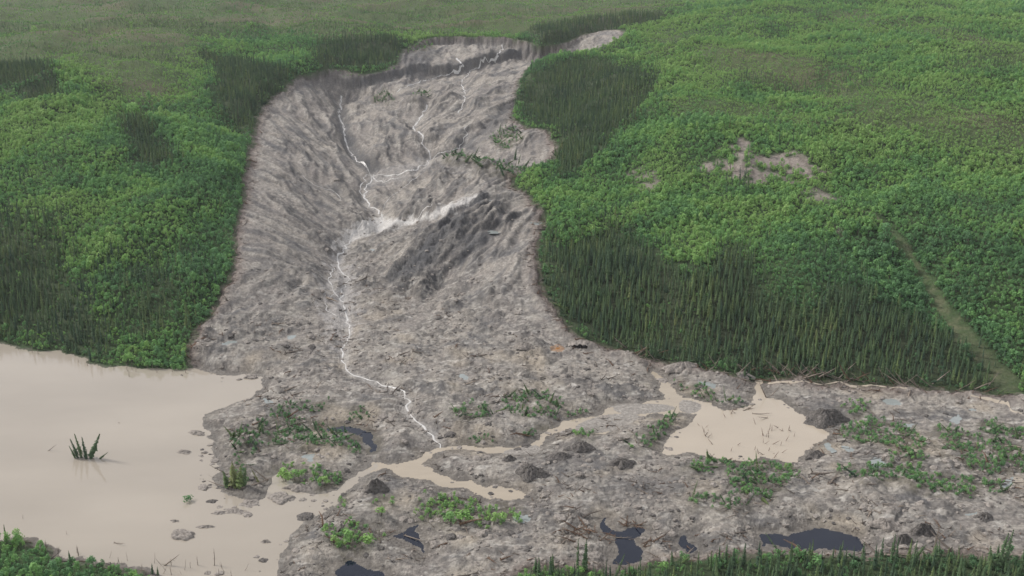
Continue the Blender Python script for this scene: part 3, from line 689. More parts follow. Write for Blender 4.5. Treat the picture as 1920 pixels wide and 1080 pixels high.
M_EARTH = ground_mat()
M_SPRUCE = leaf_mat('spruce_needles', [(0, (.050, .082, .052)), (.35, (.086, .132, .064)), (.7, (.135, .18, .070)), (1, (.19, .19, .09))])
M_LEAF = leaf_mat('shrub_leaves', [(0, (.115, .210, .105)), (.3, (.152, .292, .130)), (.6, (.212, .385, .140)), (.85, (.272, .445, .145)), (1, (.300, .445, .160))], .35)
M_BARK = plain_mat('grey_bark', (.11, .092, .078), .9, .3, 3)
M_DEAD = plain_mat('bleached_wood', (.20, .165, .135), .85, .35, 2)
M_RUST = plain_mat('rusty_roots', (.125, .078, .052), .85, .4, 2)
M_MUD = plain_mat('clod_mud', (.235, .21, .187), .9, .4, 1.1, .2, .5)
M_MUDD = plain_mat('dark_mud', (.112, .102, .094), .9, .5, 1.3, .15, .6)
M_POND = water_mat('silty_pond_water', (.315, .278, .230), .05, .09, .012, .01)
M_POOL = water_mat('pale_slurry_water', (.375, .322, .256), .09, .04, .03, .01)
M_RIVER = water_mat('tan_river_water', (.335, .285, .22), .12, .06, .12, .02)
M_DARKW = water_mat('dark_still_water', (.007, .010, .020), .03, .1, .2, .01)
M_PALEW = water_mat('milky_meltwater', (.23, .25, .24), .08, .1, .4, .01)
M_STREAM = water_mat('milky_stream', (.50, .485, .46), .3, .12, .9, .03)

# ------------------------------------------------------------------ object helpers
def tag(o, label=None, cat=None, group=None, kind=None):
    for k, v in (('label', label), ('category', cat), ('group', group), ('kind', kind)):
        if v: o[k] = v
    return o
def link_mesh(name, V, F, mats, parent=None, smooth=False, fm=None):
    me = V if isinstance(V, bpy.types.Mesh) else make_mesh(name, V, F, mats, smooth, fm)
    o = bpy.data.objects.new(name, me); COL.objects.link(o)
    if parent: o.parent = parent
    return o
def make_mesh(name, V, F, mats, smooth=False, fm=None):
    me = bpy.data.meshes.new(name)
    me.from_pydata([tuple(v) for v in V], [], [tuple(f) for f in F])
    for m in (mats if isinstance(mats, (list, tuple)) else [mats]): me.materials.append(m)
    if fm is not None: me.polygons.foreach_set('material_index', fm)
    if smooth: me.polygons.foreach_set('use_smooth', [True] * len(me.polygons))
    me.update()
    return me

# the ground
nv = NA * NR
me = bpy.data.meshes.new('ground')
me.vertices.add(nv)
me.vertices.foreach_set('co', np.stack([GX, GY, Z], -1).astype(np.float32).ravel())
ii, jj = np.meshgrid(np.arange(NR - 1), np.arange(NA - 1), indexing='ij')
v0 = (ii * NA + jj).ravel()
quads = np.stack([v0, v0 + 1, v0 + NA + 1, v0 + NA], 1)
me.loops.add(quads.size); me.polygons.add(len(quads))
me.loops.foreach_set('vertex_index', quads.ravel().astype(np.int32))
me.polygons.foreach_set('loop_start', np.arange(0, quads.size, 4, dtype=np.int32))
me.polygons.foreach_set('use_smooth', np.ones(len(quads), bool))
me.update(calc_edges=True)
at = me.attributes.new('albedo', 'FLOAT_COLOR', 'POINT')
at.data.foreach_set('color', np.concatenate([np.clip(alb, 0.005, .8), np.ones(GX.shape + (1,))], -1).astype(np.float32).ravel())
at = me.attributes.new('wet', 'FLOAT', 'POINT'); at.data.foreach_set('value', wetm.astype(np.float32).ravel())
me.materials.append(M_EARTH)
ground = bpy.data.objects.new('ground', me); COL.objects.link(ground)
tag(ground, kind='structure')

# ------------------------------------------------------------------ water
def sheet(name, pts, z, mat, grow, kind='structure', label=None, sub=4, lev=None):
    W = world_path(pts, True, sub, lev)
    c = W.mean(0)
    A = 0.5 * np.sum(W[:, 0] * np.roll(W[:, 1], -1) - np.roll(W[:, 0], -1) * W[:, 1])
    t = np.roll(W, -1, 0) - np.roll(W, 1, 0)
    nrm = np.stack([t[:, 1], -t[:, 0]], 1) * (1 if A > 0 else -1)
    nrm /= np.linalg.norm(nrm, axis=1, keepdims=True) + 1e-9
    W = W + nrm * grow
    if A < 0: W = W[::-1]
    n = len(W)
    o = link_mesh(name, [(x - c[0], y - c[1], 0) for x, y in W], [list(range(n))], mat)
    o.location = (c[0], c[1], z)
    tag(o, label, None, None, kind)
    return o
Zt = Z.copy()
def hit_flat(f):
    return f
Z_saved = Z; Z = np.where(d_mud > -60, Z0, Z)      # outlines were read against the smooth surface
sheet('pond', POND, 0.0, M_POND, 2.2, lev=0.0, label='broad silty brown pond dammed on the left')
def water_cells(name, dw, z, mat, grow, label=None):
    """a level sheet over every ground cell that lies under this water, running a little way under its banks"""
    m = (dw[:-1, :-1] > -grow) & (dw[1:, :-1] > -grow) & (dw[:-1, 1:] > -grow) & (dw[1:, 1:] > -grow)
    q = quads.reshape(NR - 1, NA - 1, 4)[m]
    u, inv = np.unique(q, return_inverse=True)
    c = np.array([GX.ravel()[u].mean(), GY.ravel()[u].mean()])
    o = link_mesh(name, np.stack([GX.ravel()[u] - c[0], GY.ravel()[u] - c[1], 0 * u], 1), inv.reshape(-1, 4).tolist(), mat)
    o.location = (c[0], c[1], z); tag(o, label, None, None, 'structure'); return o
water_cells('river', np.where(d_pond > 1.0, -9, d_river), 0.02, M_RIVER, 1.2, 'tan river winding across the mud flow')
water_cells('pool', d_pool, 0.04, M_POOL, 1.4, label='pale slurry pool behind the mud flow on the right')
for k, v in DARK.items(): water_cells('dark_pool', d_dark[k], 0.06, M_DARKW, 1.4)
for dw, lv in zip(d_pale, pale_lv):
    if (dw > .4).sum() > 6: water_cells('puddle', dw, lv - .08, M_PALEW, .6)
stream_paths = {k: world_path(v, False, 8) for k, v in ST.items()}
Z = Z_saved
def ribbon(name, W, width, mat, lift=.10, seed=0):
    W = np.asarray(W); seg = np.concatenate([[0], np.cumsum(np.hypot(*np.diff(W, axis=0).T))])
    n = max(8, int(seg[-1] / 0.8)); s = np.linspace(0, seg[-1], n)
    x = np.interp(s, seg, W[:, 0]); y = np.interp(s, seg, W[:, 1])
    r_ = np.random.default_rng(seed)
    wob = np.interp(s, np.arange(0, seg[-1] + 9, 4.0), r_.normal(0, .8, len(np.arange(0, seg[-1] + 9, 4.0))))
    tx, ty = np.gradient(x), np.gradient(y); L = np.hypot(tx, ty) + 1e-9; nx, ny = -ty / L, tx / L
    x = x + nx * wob; y = y + ny * wob
    wd = .62 * width * (1 + .55 * sstep(600, 850, np.hypot(x, y))) * np.interp(s, np.arange(0, seg[-1] + 9, 3.0), r_.uniform(.3, 1.5, len(np.arange(0, seg[-1] + 9, 3.0))))
    V = []; F = []
    for k in range(n):
        for q in (-1, -.33, .33, 1):
            vx, vy = x[k] + nx[k] * wd[k] * .5 * q, y[k] + ny[k] * wd[k] * .5 * q
            V.append((vx, vy, float(grid_at(Z, vx, vy)) + lift * (1 if abs(q) < .9 else .2)))
        if k:
            for q in range(3):
                a = (k - 1) * 4 + q; F.append((a, a + 4, a + 5, a + 1))
    V = np.array(V); o0 = V[0].copy()
    o = link_mesh(name, V - o0, F, mat, smooth=True); o.location = o0
    tag(o, kind='structure'); return o
for i, (k, wd) in enumerate({'main': 1.05, 'branch': 1.1, 'east': .5, 'tongue': 1.3, 'fall': 1.2, 'fall2': 1.5, 'toe': 2.0, 'rim': 1.8, 'braid': .5, 'braid2': .8, 'b3': .5, 'b5': .7, 'b6': .7, 'b7': .7, 'b8': .35}.items()):
    ribbon('stream', stream_paths[k], wd, M_STREAM if k not in ('toe', 'rim') else M_POOL, .12, i)

# ------------------------------------------------------------------ plants
def spruce_parts(seed, h=9.0, rad=1.15, whorls=15, arms=7, skirt=.08, gaps=.12):
    r_ = random.Random(seed)
    Vt = []; Ft = []; n = 5
    for z, rr in ((-.3, .13), (h * .5, .08), (h * .97, .015)):
        for k in range(n): a = 2 * math.pi * k / n; Vt.append((rr * math.cos(a), rr * math.sin(a), z))
    for s in range(2):
        for k in range(n): Ft.append((s * n + k, s * n + (k + 1) % n, (s + 1) * n + (k + 1) % n, (s + 1) * n + k))
    V = []; F = []
    for w in range(whorls):
        f = w / (whorls - 1); z = h * (skirt + (1 - skirt) * f) - .1
        R_ = rad * ((1 - f) ** .75) * r_.uniform(.75, 1.15) + .10
        if f < .12: R_ *= .75
        dr = .22 * R_ + .12
        th = h / whorls * .9
        a0 = r_.uniform(0, 6.28)
        for k in range(arms):
            if r_.random() < gaps: continue
            a = a0 + 2 * math.pi * (k + r_.uniform(-.25, .25)) / arms
            L = R_ * r_.uniform(.5, 1.3)
            hw = max(.16, L * .42)
            ca_, sa_ = math.cos(a), math.sin(a)
            i = len(V)
            V += [(ca_ * .03, sa_ * .03, z + th * .55), (ca_ * L * .55 - sa_ * hw, sa_ * L * .55 + ca_ * hw, z - dr * .35 + r_.uniform(-.08, .08)),
                  (ca_ * L, sa_ * L, z - dr + r_.uniform(-.1, .1)), (ca_ * L * .55 + sa_ * hw, sa_ * L * .55 - ca_ * hw, z - dr * .35 + r_.uniform(-.08, .08)), (ca_ * L * .6, sa_ * L * .6, z - dr * .2 + th * .35)]
            F += [(i, i + 1, i + 4), (i + 1, i + 2, i + 4), (i + 2, i + 3, i + 4), (i + 3, i, i + 4)]
    i = len(V); V += [(.10, 0, h * .94), (-.06, .09, h * .94), (-.06, -.09, h * .94), (0, 0, h * 1.03)]; F += [(i, i + 1, i + 3), (i + 1, i + 2, i + 3), (i + 2, i, i + 3)]
    return Vt, Ft, V, F

def shrub_parts(seed, h=3.6, rad=1.6, leaves=120, stems=4, clumps=6, size=.5, spire=0.0):
    r_ = random.Random(seed); Vs = []; Fs = []; V = []; F = []
    cs = []
    for k in range(clumps):
        a = r_.uniform(0, 6.28); q = r_.uniform(.1, .62) * rad; zc = h * r_.uniform(.38, .80)
        if k == 0: q = 0; zc = h * .78
        cs.append((q * math.cos(a), q * math.sin(a), zc, r_.uniform(.30, .52) * rad))
    for k in range(stems):
        cx, cy, czz, _ = cs[k % clumps]; i = len(Vs)
        for (x, y, z, w) in ((cx * .1, cy * .1, -.3, .06), (cx, cy, czz, .02)):
            for q in range(3): a = q * 2.094; Vs.append((x + w * math.cos(a), y + w * math.sin(a), z))
        for q in range(3): Fs.append((i + q, i + (q + 1) % 3, i + 3 + (q + 1) % 3, i + 3 + q))
    for k in range(leaves):
        cx, cy, czz, cr = cs[r_.randrange(clumps)]
        u = r_.uniform(-.55, 1); a = r_.uniform(0, 6.28); s = math.sqrt(max(0, 1 - u * u)); d = cr * r_.uniform(.72, 1.05)
        nx, ny, nz = s * math.cos(a), s * math.sin(a), u
        px, py, pz = cx + nx * d, cy + ny * d, czz + nz * d * (1.15 + spire)
        pz = max(pz, .05)
        nx += r_.uniform(-.5, .5); ny += r_.uniform(-.5, .5); nz += r_.uniform(-.3, .6)
        L = math.sqrt(nx * nx + ny * ny + nz * nz) + 1e-6; nx /= L; ny /= L; nz /= L
        tx, ty, tz = -ny, nx, 0.0; L = math.hypot(tx, ty) + 1e-6; tx /= L; ty /= L
        bx, by, bz = ny * tz - nz * ty, nz * tx - nx * tz, nx * ty - ny * tx
        w = size * r_.uniform(.55, 1.1); ro = r_.uniform(0, 6.28); i = len(V)
        for q, m in ((0, 1.0), (1, .7), (2, 1.05), (3, .6)):
            aa = ro + q * math.pi / 2; c_, s_ = math.cos(aa) * w * .5 * m, math.sin(aa) * w * .5 * m
            V.append((px + tx * c_ + bx * s_, py + ty * c_ + by * s_, pz + tz * c_ + bz * s_))
        F += [(i, i + 1, i + 2), (i, i + 2, i + 3)]
    return Vs, Fs, V, F

def dead_parts(seed, h=6.0, br=9):
    r_ = random.Random(seed); V = []; F = []
    def limb(p, q, w0, w1):
        i = len(V); d = np.array(q) - np.array(p); d = d / (np.linalg.norm(d) + 1e-9)
        t = np.cross(d, (0.3, .8, .5)); t /= np.linalg.norm(t); b = np.cross(d, t)
        for P_, w in ((p, w0), (q, w1)):
            for k in range(4): a = k * math.pi / 2; V.append(tuple(np.array(P_) + w * (t * math.cos(a) + b * math.sin(a))))
        for k in range(4): F.append((i + k, i + (k + 1) % 4, i + 4 + (k + 1) % 4, i + 4 + k))
        F.append((i + 4, i + 5, i + 6, i + 7)); F.append((i + 3, i + 2, i + 1, i))
    bend = r_.uniform(-.3, .3); mid = (bend, r_.uniform(-.2, .2), h * .5)
    limb((0, 0, -.3), mid, .17, .12); limb(mid, (bend * .5, 0, h), .12, .03)
    for k in range(br):
        z = h * r_.uniform(.25, .92); a = r_.uniform(0, 6.28); L = r_.uniform(.4, 1.2) * (1.2 - z / h)
        limb((bend * min(1, 2 * z / h) * .9, 0, z), (bend + L * math.cos(a), L * math.sin(a), z + r_.uniform(-.3, .4)), .045, .015)
    for k in range(4):
        a = k * 1.57 + r_.uniform(-.4, .4); limb((0, 0, -.1), (.7 * math.cos(a), .7 * math.sin(a), -.25), .09, .02)
    return V, F

SPR = []
for s, (h, rad, wh, ar) in enumerate([(9.5, 1.0, 17, 7), (8.2, 1.15, 14, 7), (10.5, .95, 18, 6), (7.0, 1.2, 12, 7), (9.0, .8, 16, 6)]):
    Vt, Ft, V, F = spruce_parts(10 + s, h, rad, wh, ar)
    SPR.append((make_mesh('trunk', Vt, Ft, M_BARK), make_mesh('crown', V, F, M_SPRUCE),
                make_mesh('spruce', Vt + V, Ft + [tuple(i + len(Vt) for i in f) for f in F], [M_BARK, M_SPRUCE], fm=[0] * len(Ft) + [1] * len(F))))
SPR_RAG = []
for s in range(2):
    Vt, Ft, V, F = spruce_parts(30 + s, 8.5, .98, 17, 8, .06, .25)
    SPR_RAG.append((make_mesh('trunk', Vt, Ft, M_BARK), make_mesh('crown', V, F, M_SPRUCE)))
SHR = []
for s, (h, rad, lv, cl_n, sz, spi) in enumerate([(3.6, 1.9, 130, 6, .72, 0), (4.6, 1.7, 130, 6, .68, .3), (3.0, 2.1, 130, 7, .72, 0), (5.2, 1.5, 120, 5, .65, .5), (3.4, 1.7, 110, 5, .66, .1)]):
    Vs, Fs, V, F = shrub_parts(50 + s, h, rad, lv, 4, cl_n, sz, spi)
    SHR.append((make_mesh('stem', Vs, Fs, M_BARK), make_mesh('foliage', V, F, M_LEAF),
                make_mesh('shrub', Vs + V, Fs + [tuple(i + len(Vs) for i in f) for f in F], [M_BARK, M_LEAF], fm=[0] * len(Fs) + [1] * len(F))))
DEADM = [make_mesh('dead_wood', *dead_parts(90 + s, h, b), M_DEAD) for s, (h, b) in enumerate([(6, 8), (7.5, 12), (4.5, 6), (5, 3)])]
RUSTM = [make_mesh('dead_wood', *dead_parts(97 + s, h, b), M_RUST) for s, (h, b) in enumerate([(5, 12), (4.0, 9)])]

def clod_mesh(seed, mat, n=7, sub=2, flat=.6):
    import bmesh
    bm = bmesh.new(); bmesh.ops.create_icosphere(bm, subdivisions=sub, radius=1)
    r_ = random.Random(seed); off = (r_.uniform(0, 50), r_.uniform(0, 50))
    co = np.array([v.co for v in bm.verts])
    d = 1 + .35 * perlin(co[:, 0] * 1.3 + off[0] + co[:, 2], co[:, 1] * 1.3 + off[1] - co[:, 2], seed) + .18 * perlin(co[:, 0] * 3.1 + off[1] + co[:, 2] * 2, co[:, 1] * 3.1 + off[0], seed + 5)
    for v, dd in zip(bm.verts, d): v.co = v.co * float(dd); v.co.z *= flat
    me = bpy.data.meshes.new('clod'); bm.to_mesh(me); bm.free(); me.materials.append(mat)
    return me
CLOD = [clod_mesh(1, M_MUD), clod_mesh(2, M_MUD), clod_mesh(3, M_MUDD), clod_mesh(4, M_MUD, flat=.8)]

# ---- candidate points
def scatter(r0, r1, sp0, sp1, amax=29.0, knee=None):
    """jittered rows with spacing growing from sp0 at r0 to sp1 at r1"""
    kn = r0 if knee is None else knee
    spf = lambda r: sp0 + (sp1 - sp0) * max(0.0, (r - kn) / (r1 - kn))
    rs = []; r = r0
    while r < r1:
        rs.append(r); r += spf(r)
    X = []; Y = []
    A_ = math.radians(amax)
    for r in rs:
        s = spf(r)
        n = int(2 * A_ * r / s)
        a = (np.arange(n) + rng.uniform(-.5, .5, n)) / n * 2 * A_ - A_
        rr = r + rng.uniform(-.55, .55, n) * s
        X.append(rr * np.sin(a)); Y.append(rr * np.cos(a))
    return np.concatenate(X), np.concatenate(Y)
def in_view(x, y, z, m=60):
    u, v = to_pixel(x, y, z)
    return (u > -m) & (u < 1920 + m) & (v > -40) & (v < 1080 + 140)

PTS = {'spruce': [], 'shrub': []}
def push(kind, x, y, sc, tone, tilt=None, sink=0.0, var=None, wsc=None):
    n = len(x)
    if n == 0: return
    tl = np.abs(rng.normal(0, .035, n)) if tilt is None else tilt
    PTS[kind].append(np.stack([x, y, grid_at(Z, x, y) - sink, sc, tone, tl, rng.uniform(0, 6.283, n), rng.integers(0, 5, n) if var is None else var, sc if wsc is None else wsc], 1))

def at_(A, x, y): return grid_at(A, x, y)
# hillside shrubs
tone_f = np.clip(z_bright, 0, 1)
x, y = scatter(245, 2250, 1.35, 4.8, knee=700)
z = at_(Z, x, y); k = in_view(x, y, z); x, y, z = x[k], y[k], z[k]
dm = at_(d_mud, x, y); ol = at_(z_olive, x, y); br = at_(z_bare, x, y); tk = at_(z_trk, x, y); sprw = at_(z_spr, x, y)
rr = np.hypot(x, y); u = rng.uniform(0, 1, len(x))
dens = 0.95 * (1 - .55 * ol) * (1 - br) ** 2 * (1 - tk) ** 1.5 * (1 - .92 * sstep(.25, .8, sprw))
dens *= .62 + .4 * sstep(-.4, .15, fbm(x, y, 14, 2, 131))
k = (dm < -.8) & (u < dens)
x, y, rr, ol, sprw = x[k], y[k], rr[k], ol[k], sprw[k]
bu = to_pixel(x, y, at_(Z, x, y))
grow = 1 + .75 * sstep(700, 2200, rr)
big = fbm(x, y, 55, 2, 133)
sc = (.30 + rng.gamma(2.0, .145, len(x))) * (1 + .45 * big) * (1 - .50 * ol) * (1 - .40 * sstep(.2, .8, sprw)) * grow
tone = at_(tone_f, x, y) * .70 + .30 + rng.normal(0, .10, len(x)) - .45 * sprw + .10 * ol - .10 * (y < 330)
tone = tone + .12 * sstep(1000, 1300, bu[0]) * sstep(420, 240, bu[1]) - .08 * sstep(1450, 1900, bu[0]) * sstep(150, 500, bu[1])
push('shrub', x, y, sc, np.clip(tone, 0, 1))
n_hill = len(x)
# spruces: dense stands and scattered trees
x, y = scatter(245, 2250, 1.9, 5.0, knee=650)
z = at_(Z, x, y); k = in_view(x, y, z); x, y, z = x[k], y[k], z[k]
dm = at_(d_mud, x, y); ol = at_(z_olive, x, y); br = at_(z_bare, x, y); tk = at_(z_trk, x, y); sprw = at_(z_spr, x, y)
rr = np.hypot(x, y); u = rng.uniform(0, 1, len(x))
dens = np.clip(1.05 * sprw * (.85 + .6 * fbm(x, y, 16, 2, 135)), 0, 1) + .010 + .22 * sstep(.26, .46, fbm(x, y, 48, 3, 137)) * (1 - ol)
dens = np.maximum(dens, ol * .62 * sstep(.02, .30, fbm(x, y * 1.6, 190, 4, 139)) + ol * .05)
dens *= (1 - br) * (1 - .9 * tk)
k = (dm < -.6) & (u < dens)
x, y, rr, ol, sprw = x[k], y[k], rr[k], ol[k], sprw[k]
sc = (.27 + rng.beta(2.4, 2.2, len(x)) * .68) * (1 + .18 * sprw) * (1 - .45 * ol * (1 - sprw)) * (.88 + .35 * fbm(x, y, 25, 2, 141))
tone = .30 + .30 * fbm(x, y, 40, 2, 143) + rng.normal(0, .14, len(x)) + .05 * ol
edge_ = at_(d_mud, x, y) > -4.5
push('spruce', x, y, sc, np.clip(tone, 0, 1), tilt=np.where(edge_ & (rng.uniform(0, 1, len(x)) < .35), rng.uniform(.25, 1.3, len(x)), np.abs(rng.normal(0, .05, len(x)))), wsc=sc * rng.uniform(.75, 1.25, len(x)) * (1 + .35 * sstep(700, 2000, rr)))
n_sp = len(x)
print('hill shrubs', n_hill, 'spruces', n_sp)

x, y = scatter(250, 1300, 1.35, 3.0)
z = at_(Z, x, y); k = in_view(x, y, z) & (at_(d_mud, x, y) > .5) & (z > .12); x, y, z = x[k], y[k], z[k]
Zt_, Z = Z, Z0
gnx, gny = x + 4 * fbm(x, y, 12, 2, 151), y + 4 * fbm(x, y, 12, 2, 153)
rafts = [(world_path(P, True, 4), a, b, c) for P, a, b, c in RAFT]
Z = Zt_
lab_raft = []
for W, dn, tn, kd in rafts:
    b0, b1 = W.min(0) - 4, W.max(0) + 4
    m = (gnx > b0[0]) & (gnx < b1[0]) & (gny > b0[1]) & (gny < b1[1])
    xs, ys = x[m], y[m]
    ins = inside(gnx[m], gny[m], W) & (rng.uniform(0, 1, len(xs)) < dn * 2.3 * sstep(-.35, .15, fbm(xs, ys, 6, 2, 155)))
    xs, ys = xs[ins], ys[ins]; n = len(xs)
    if not n: continue
    is_sp = rng.uniform(0, 1, n) < {0: .05, 1: .16, 2: .0}[kd]
    sc = rng.uniform(.25, .62, n); tn = max(.05, tn - .12)
    push('shrub', xs[~is_sp], ys[~is_sp], sc[~is_sp], np.clip(tn + rng.normal(0, .15, (~is_sp).sum()), 0, 1), tilt=rng.uniform(0, .8, (~is_sp).sum()), sink=.25)
    push('spruce', xs[is_sp], ys[is_sp], sc[is_sp] + .12, np.clip(.35 + rng.normal(0, .15, is_sp.sum()), 0, 1), tilt=rng.uniform(.3, 1.5, is_sp.sum()), sink=.1)

def gather(kind):
    A = np.concatenate(PTS[kind]); u, v = to_pixel(A[:, 0], A[:, 1], A[:, 2])
    r = np.hypot(A[:, 0], A[:, 1]); hgt = {'spruce': 8.8, 'shrub': 3.4}[kind]
    vt = v - hgt * A[:, 3] * FPX / np.hypot(r, 150) * .9
    vis = (u > 0) & (u < 1920) & (vt < 1068) & (vt > 0)
    size = np.where(vis, A[:, 3] * np.cos(np.minimum(A[:, 5], 1.2)) ** .3 / r, 0)
    o = np.argsort(-size)
    return A, o[:300], o[300:], u, v

def region(kind, u, v, e):
    """which stand a plant belongs to, said by what it stands beside"""
    if v > 985 and u > 940:
        if u < 1230: return 'in the near fringe beside the dark blue pool'
        if u < 1420: return 'in the near fringe left of the long dark pool'
        if u < 1520: return 'in front of the left half of the long dark pool'
        if u < 1640: return 'in front of the right half of the long dark pool'
        if u > 1820: return 'in the near fringe at the bottom right corner'
        return 'in the near fringe right of the long dark pool'
    if v > 985: return ('at the left end of the near pond shore' if u < 110 else 'midway along the near pond shore' if u < 230 else 'where the near pond shore runs out of view') if u < 520 else 'below the muddy bank beside the brown pond'
    if v > 735 or (340 < u < 1100 and v > 690): 
        if u < 620: return 'on the muddy spit beside the brown pond'
        if u < 1000: return 'on the debris in the middle of the flow'
        if u < 1560: return 'on the debris around the pale pool'
        return 'on the debris right of the pale pool'
    if u > 1000 and v > 560: return ('at the edge of the mud ' if e < 6 else 'behind the front row ') + ('right of the dark opening' if u < 1230 else 'above the two pool inlets' if u < 1480 else 'by the crushed dead trees' if u < 1720 else 'left of the old slide track')
    if u > 1000: return 'uphill of the big spruce stand near the mud edge' if u < 1250 else 'uphill of the big spruce stand below the bare patch' if u < 1600 else 'on the hillside just left of the old slide track' if u < np.interp(v, [400, 560, 720], [1620, 1755, 1890]) else 'on the hillside right of the old slide track'
    return ('at the left end of the far pond shore' if u < 150 else 'midway along the far pond shore' if u < 260 else 'on the far pond shore beside the mud edge') if v > 560 else ('above the far pond shore near the left edge' if u < 200 else 'above the far pond shore near the mud edge')

def instancer(name, A, meshes, label, kind='stuff'):
    coll = bpy.data.collections.new(name + '_kinds')
    for k, me in enumerate(meshes):
        coll.objects.link(bpy.data.objects.new('%s_%02d' % (name, k), me))
    pm = bpy.data.meshes.new(name); pm.vertices.add(len(A))
    pm.vertices.foreach_set('co', A[:, :3].astype(np.float32).ravel())
    def attr(n, t, f, d): a = pm.attributes.new(n, t, 'POINT'); a.data.foreach_set(f, d)
    attr('scl', 'FLOAT_VECTOR', 'vector', np.stack([A[:, 8], A[:, 8], A[:, 3]], 1).astype(np.float32).ravel())
    attr('rot', 'FLOAT_VECTOR', 'vector', np.stack([A[:, 5], 0 * A[:, 5], A[:, 6]], 1).astype(np.float32).ravel())
    attr('tone', 'FLOAT', 'value', A[:, 4].astype(np.float32)); attr('var', 'INT', 'value', A[:, 7].astype(np.int32))
    o = bpy.data.objects.new(name, pm); COL.objects.link(o)
    ng = bpy.data.node_groups.new(name + '_scatter', 'GeometryNodeTree')
    ng.interface.new_socket('Geometry', in_out='INPUT', socket_type='NodeSocketGeometry'); ng.interface.new_socket('Geometry', in_out='OUTPUT', socket_type='NodeSocketGeometry')
    N, L = ng.nodes, ng.links
    gi, go = N.new('NodeGroupInput'), N.new('NodeGroupOutput')
    ip = N.new('GeometryNodeInstanceOnPoints'); ci = N.new('GeometryNodeCollectionInfo')
    ci.inputs['Collection'].default_value = coll; ci.inputs['Separate Children'].default_value = True; ci.inputs['Reset Children'].default_value = True
    ip.inputs['Pick Instance'].default_value = True
    def named(n, t): q = N.new('GeometryNodeInputNamedAttribute'); q.data_type = t; q.inputs['Name'].default_value = n; return q.outputs['Attribute']
    L.new(gi.outputs[0], ip.inputs['Points']); L.new(ci.outputs[0], ip.inputs['Instance'])
    L.new(named('var', 'INT'), ip.inputs['Instance Index'])
    e2r = N.new('FunctionNodeEulerToRotation'); L.new(named('rot', 'FLOAT_VECTOR'), e2r.inputs[0]); L.new(e2r.outputs[0], ip.inputs['Rotation'])
    L.new(named('scl', 'FLOAT_VECTOR'), ip.inputs['Scale']); L.new(ip.outputs[0], go.inputs[0])
    md = o.modifiers.new('scatter', 'NODES'); md.node_group = ng
    tag(o, label, None, None, kind)
    return o

def place_tree(name, base, row, parts, label, cat, group):
    r = bpy.data.objects.new(name, None); COL.objects.link(r); r.empty_display_size = .5
    r.location = row[:3]; r.rotation_euler = (row[5], 0, row[6]); r.scale = (row[8], row[8], row[3])
    tag(r, label, cat, group)
    for pn, me in parts:
        c = bpy.data.objects.new(pn, me); COL.objects.link(c); c.parent = r; c['tone'] = float(row[4])
    return r
for kind, lib, nm, pn, cat, word in (('spruce', SPR, 'spruce_tree', ('trunk', 'crown'), 'spruce', 'spruce'), ('shrub', SHR, 'leafy_shrub', ('stem', 'foliage'), 'shrub', 'shrub')):
    A, near, rest, u, v = gather(kind)
    for i in near:
        row = A[i]; reg = region(kind, u[i], v[i], -float(grid_at(d_mud, row[0], row[1]))); k = int(row[7])
        if kind == 'spruce':
            look = 'toppled narrow spruce lying' if row[5] > 1.0 else 'leaning narrow spruce' if row[5] > .3 else ('tall ' if row[3] > .92 else 'small ' if row[3] < .62 else 'slim ') + ('blackish' if row[4] < .22 else 'dark green' if row[4] < .38 else 'mid green' if row[4] < .52 else 'olive') + ' spruce'
        else:
            look = ('bright ' if row[4] > .6 else 'dull ' if row[4] < .35 else 'plain ') + ('low' if row[3] < .6 else 'round' if row[3] < .8 else 'bushy' if row[3] < 1 else 'large') + ' green shrub'
        place_tree(nm, None, row, [(pn[0], lib[k][0]), (pn[1], lib[k][1])], look + ' ' + reg, cat, ('spruces ' if kind == 'spruce' else 'shrubs ') + reg)
    instancer({'spruce': 'spruce_forest', 'shrub': 'shrub_cover'}[kind], A[rest], [q[2] for q in lib],
              {'spruce': 'dark spruce forest on the hillsides and plateau', 'shrub': 'green birch and willow thicket over the hillsides'}[kind])

# ---- mud clods strewn over the debris
x, y = scatter(250, 700, 1.5, 4.0)
z = at_(Z, x, y); k = in_view(x, y, z) & (at_(d_mud, x, y) > 1) & (z > .2) & (at_(Z0, x, y) < 26); x, y, z = x[k], y[k], z[k]
w = sstep(-.35, .25, fbm(x, y, 18, 3, 161)) * (1 - .75 * sstep(5, 20, z)); k = rng.uniform(0, 1, len(x)) < w * .62; x, y, z = x[k], y[k], z[k]
s = rng.gamma(1.9, .24, len(x)) + .14
instancer('mud_clods', np.stack([x, y, z - .1 * s, s * .8, 0 * x, rng.uniform(0, .5, len(x)), rng.uniform(0, 6.28, len(x)), rng.integers(0, 4, len(x)), s], 1), CLOD, 'grey mud clods strewn over the debris field')
# ---- clods and crumbs standing in the shallows
x, y = scatter(262, 520, 1.1, 1.6)
u_, v_ = to_pixel(x, y, 0 * x)
dp_ = at_(d_pond, x, y); dq_ = np.maximum.reduce([at_(d_river, x, y), at_(d_pool, x, y)])
k = (((dp_ > 0) & (dp_ < 9) & (u_ > 375)) | ((dq_ > 0) & (dq_ < 3))) & (rng.uniform(0, 1, len(x)) < .16 * sstep(-.1, .35, fbm(x, y, 11, 2, 175)) + .015)
x, y = x[k], y[k]; s = .25 + rng.gamma(1.6, .3, len(x))
instancer('shore_clods', np.stack([x, y, 0 * x - .05, s * .45, 0 * x, rng.uniform(0, .3, len(x)), rng.uniform(0, 6.28, len(x)), rng.integers(0, 4, len(x)), s], 1), CLOD, 'mud crumbs standing in the shallow water along the shores')
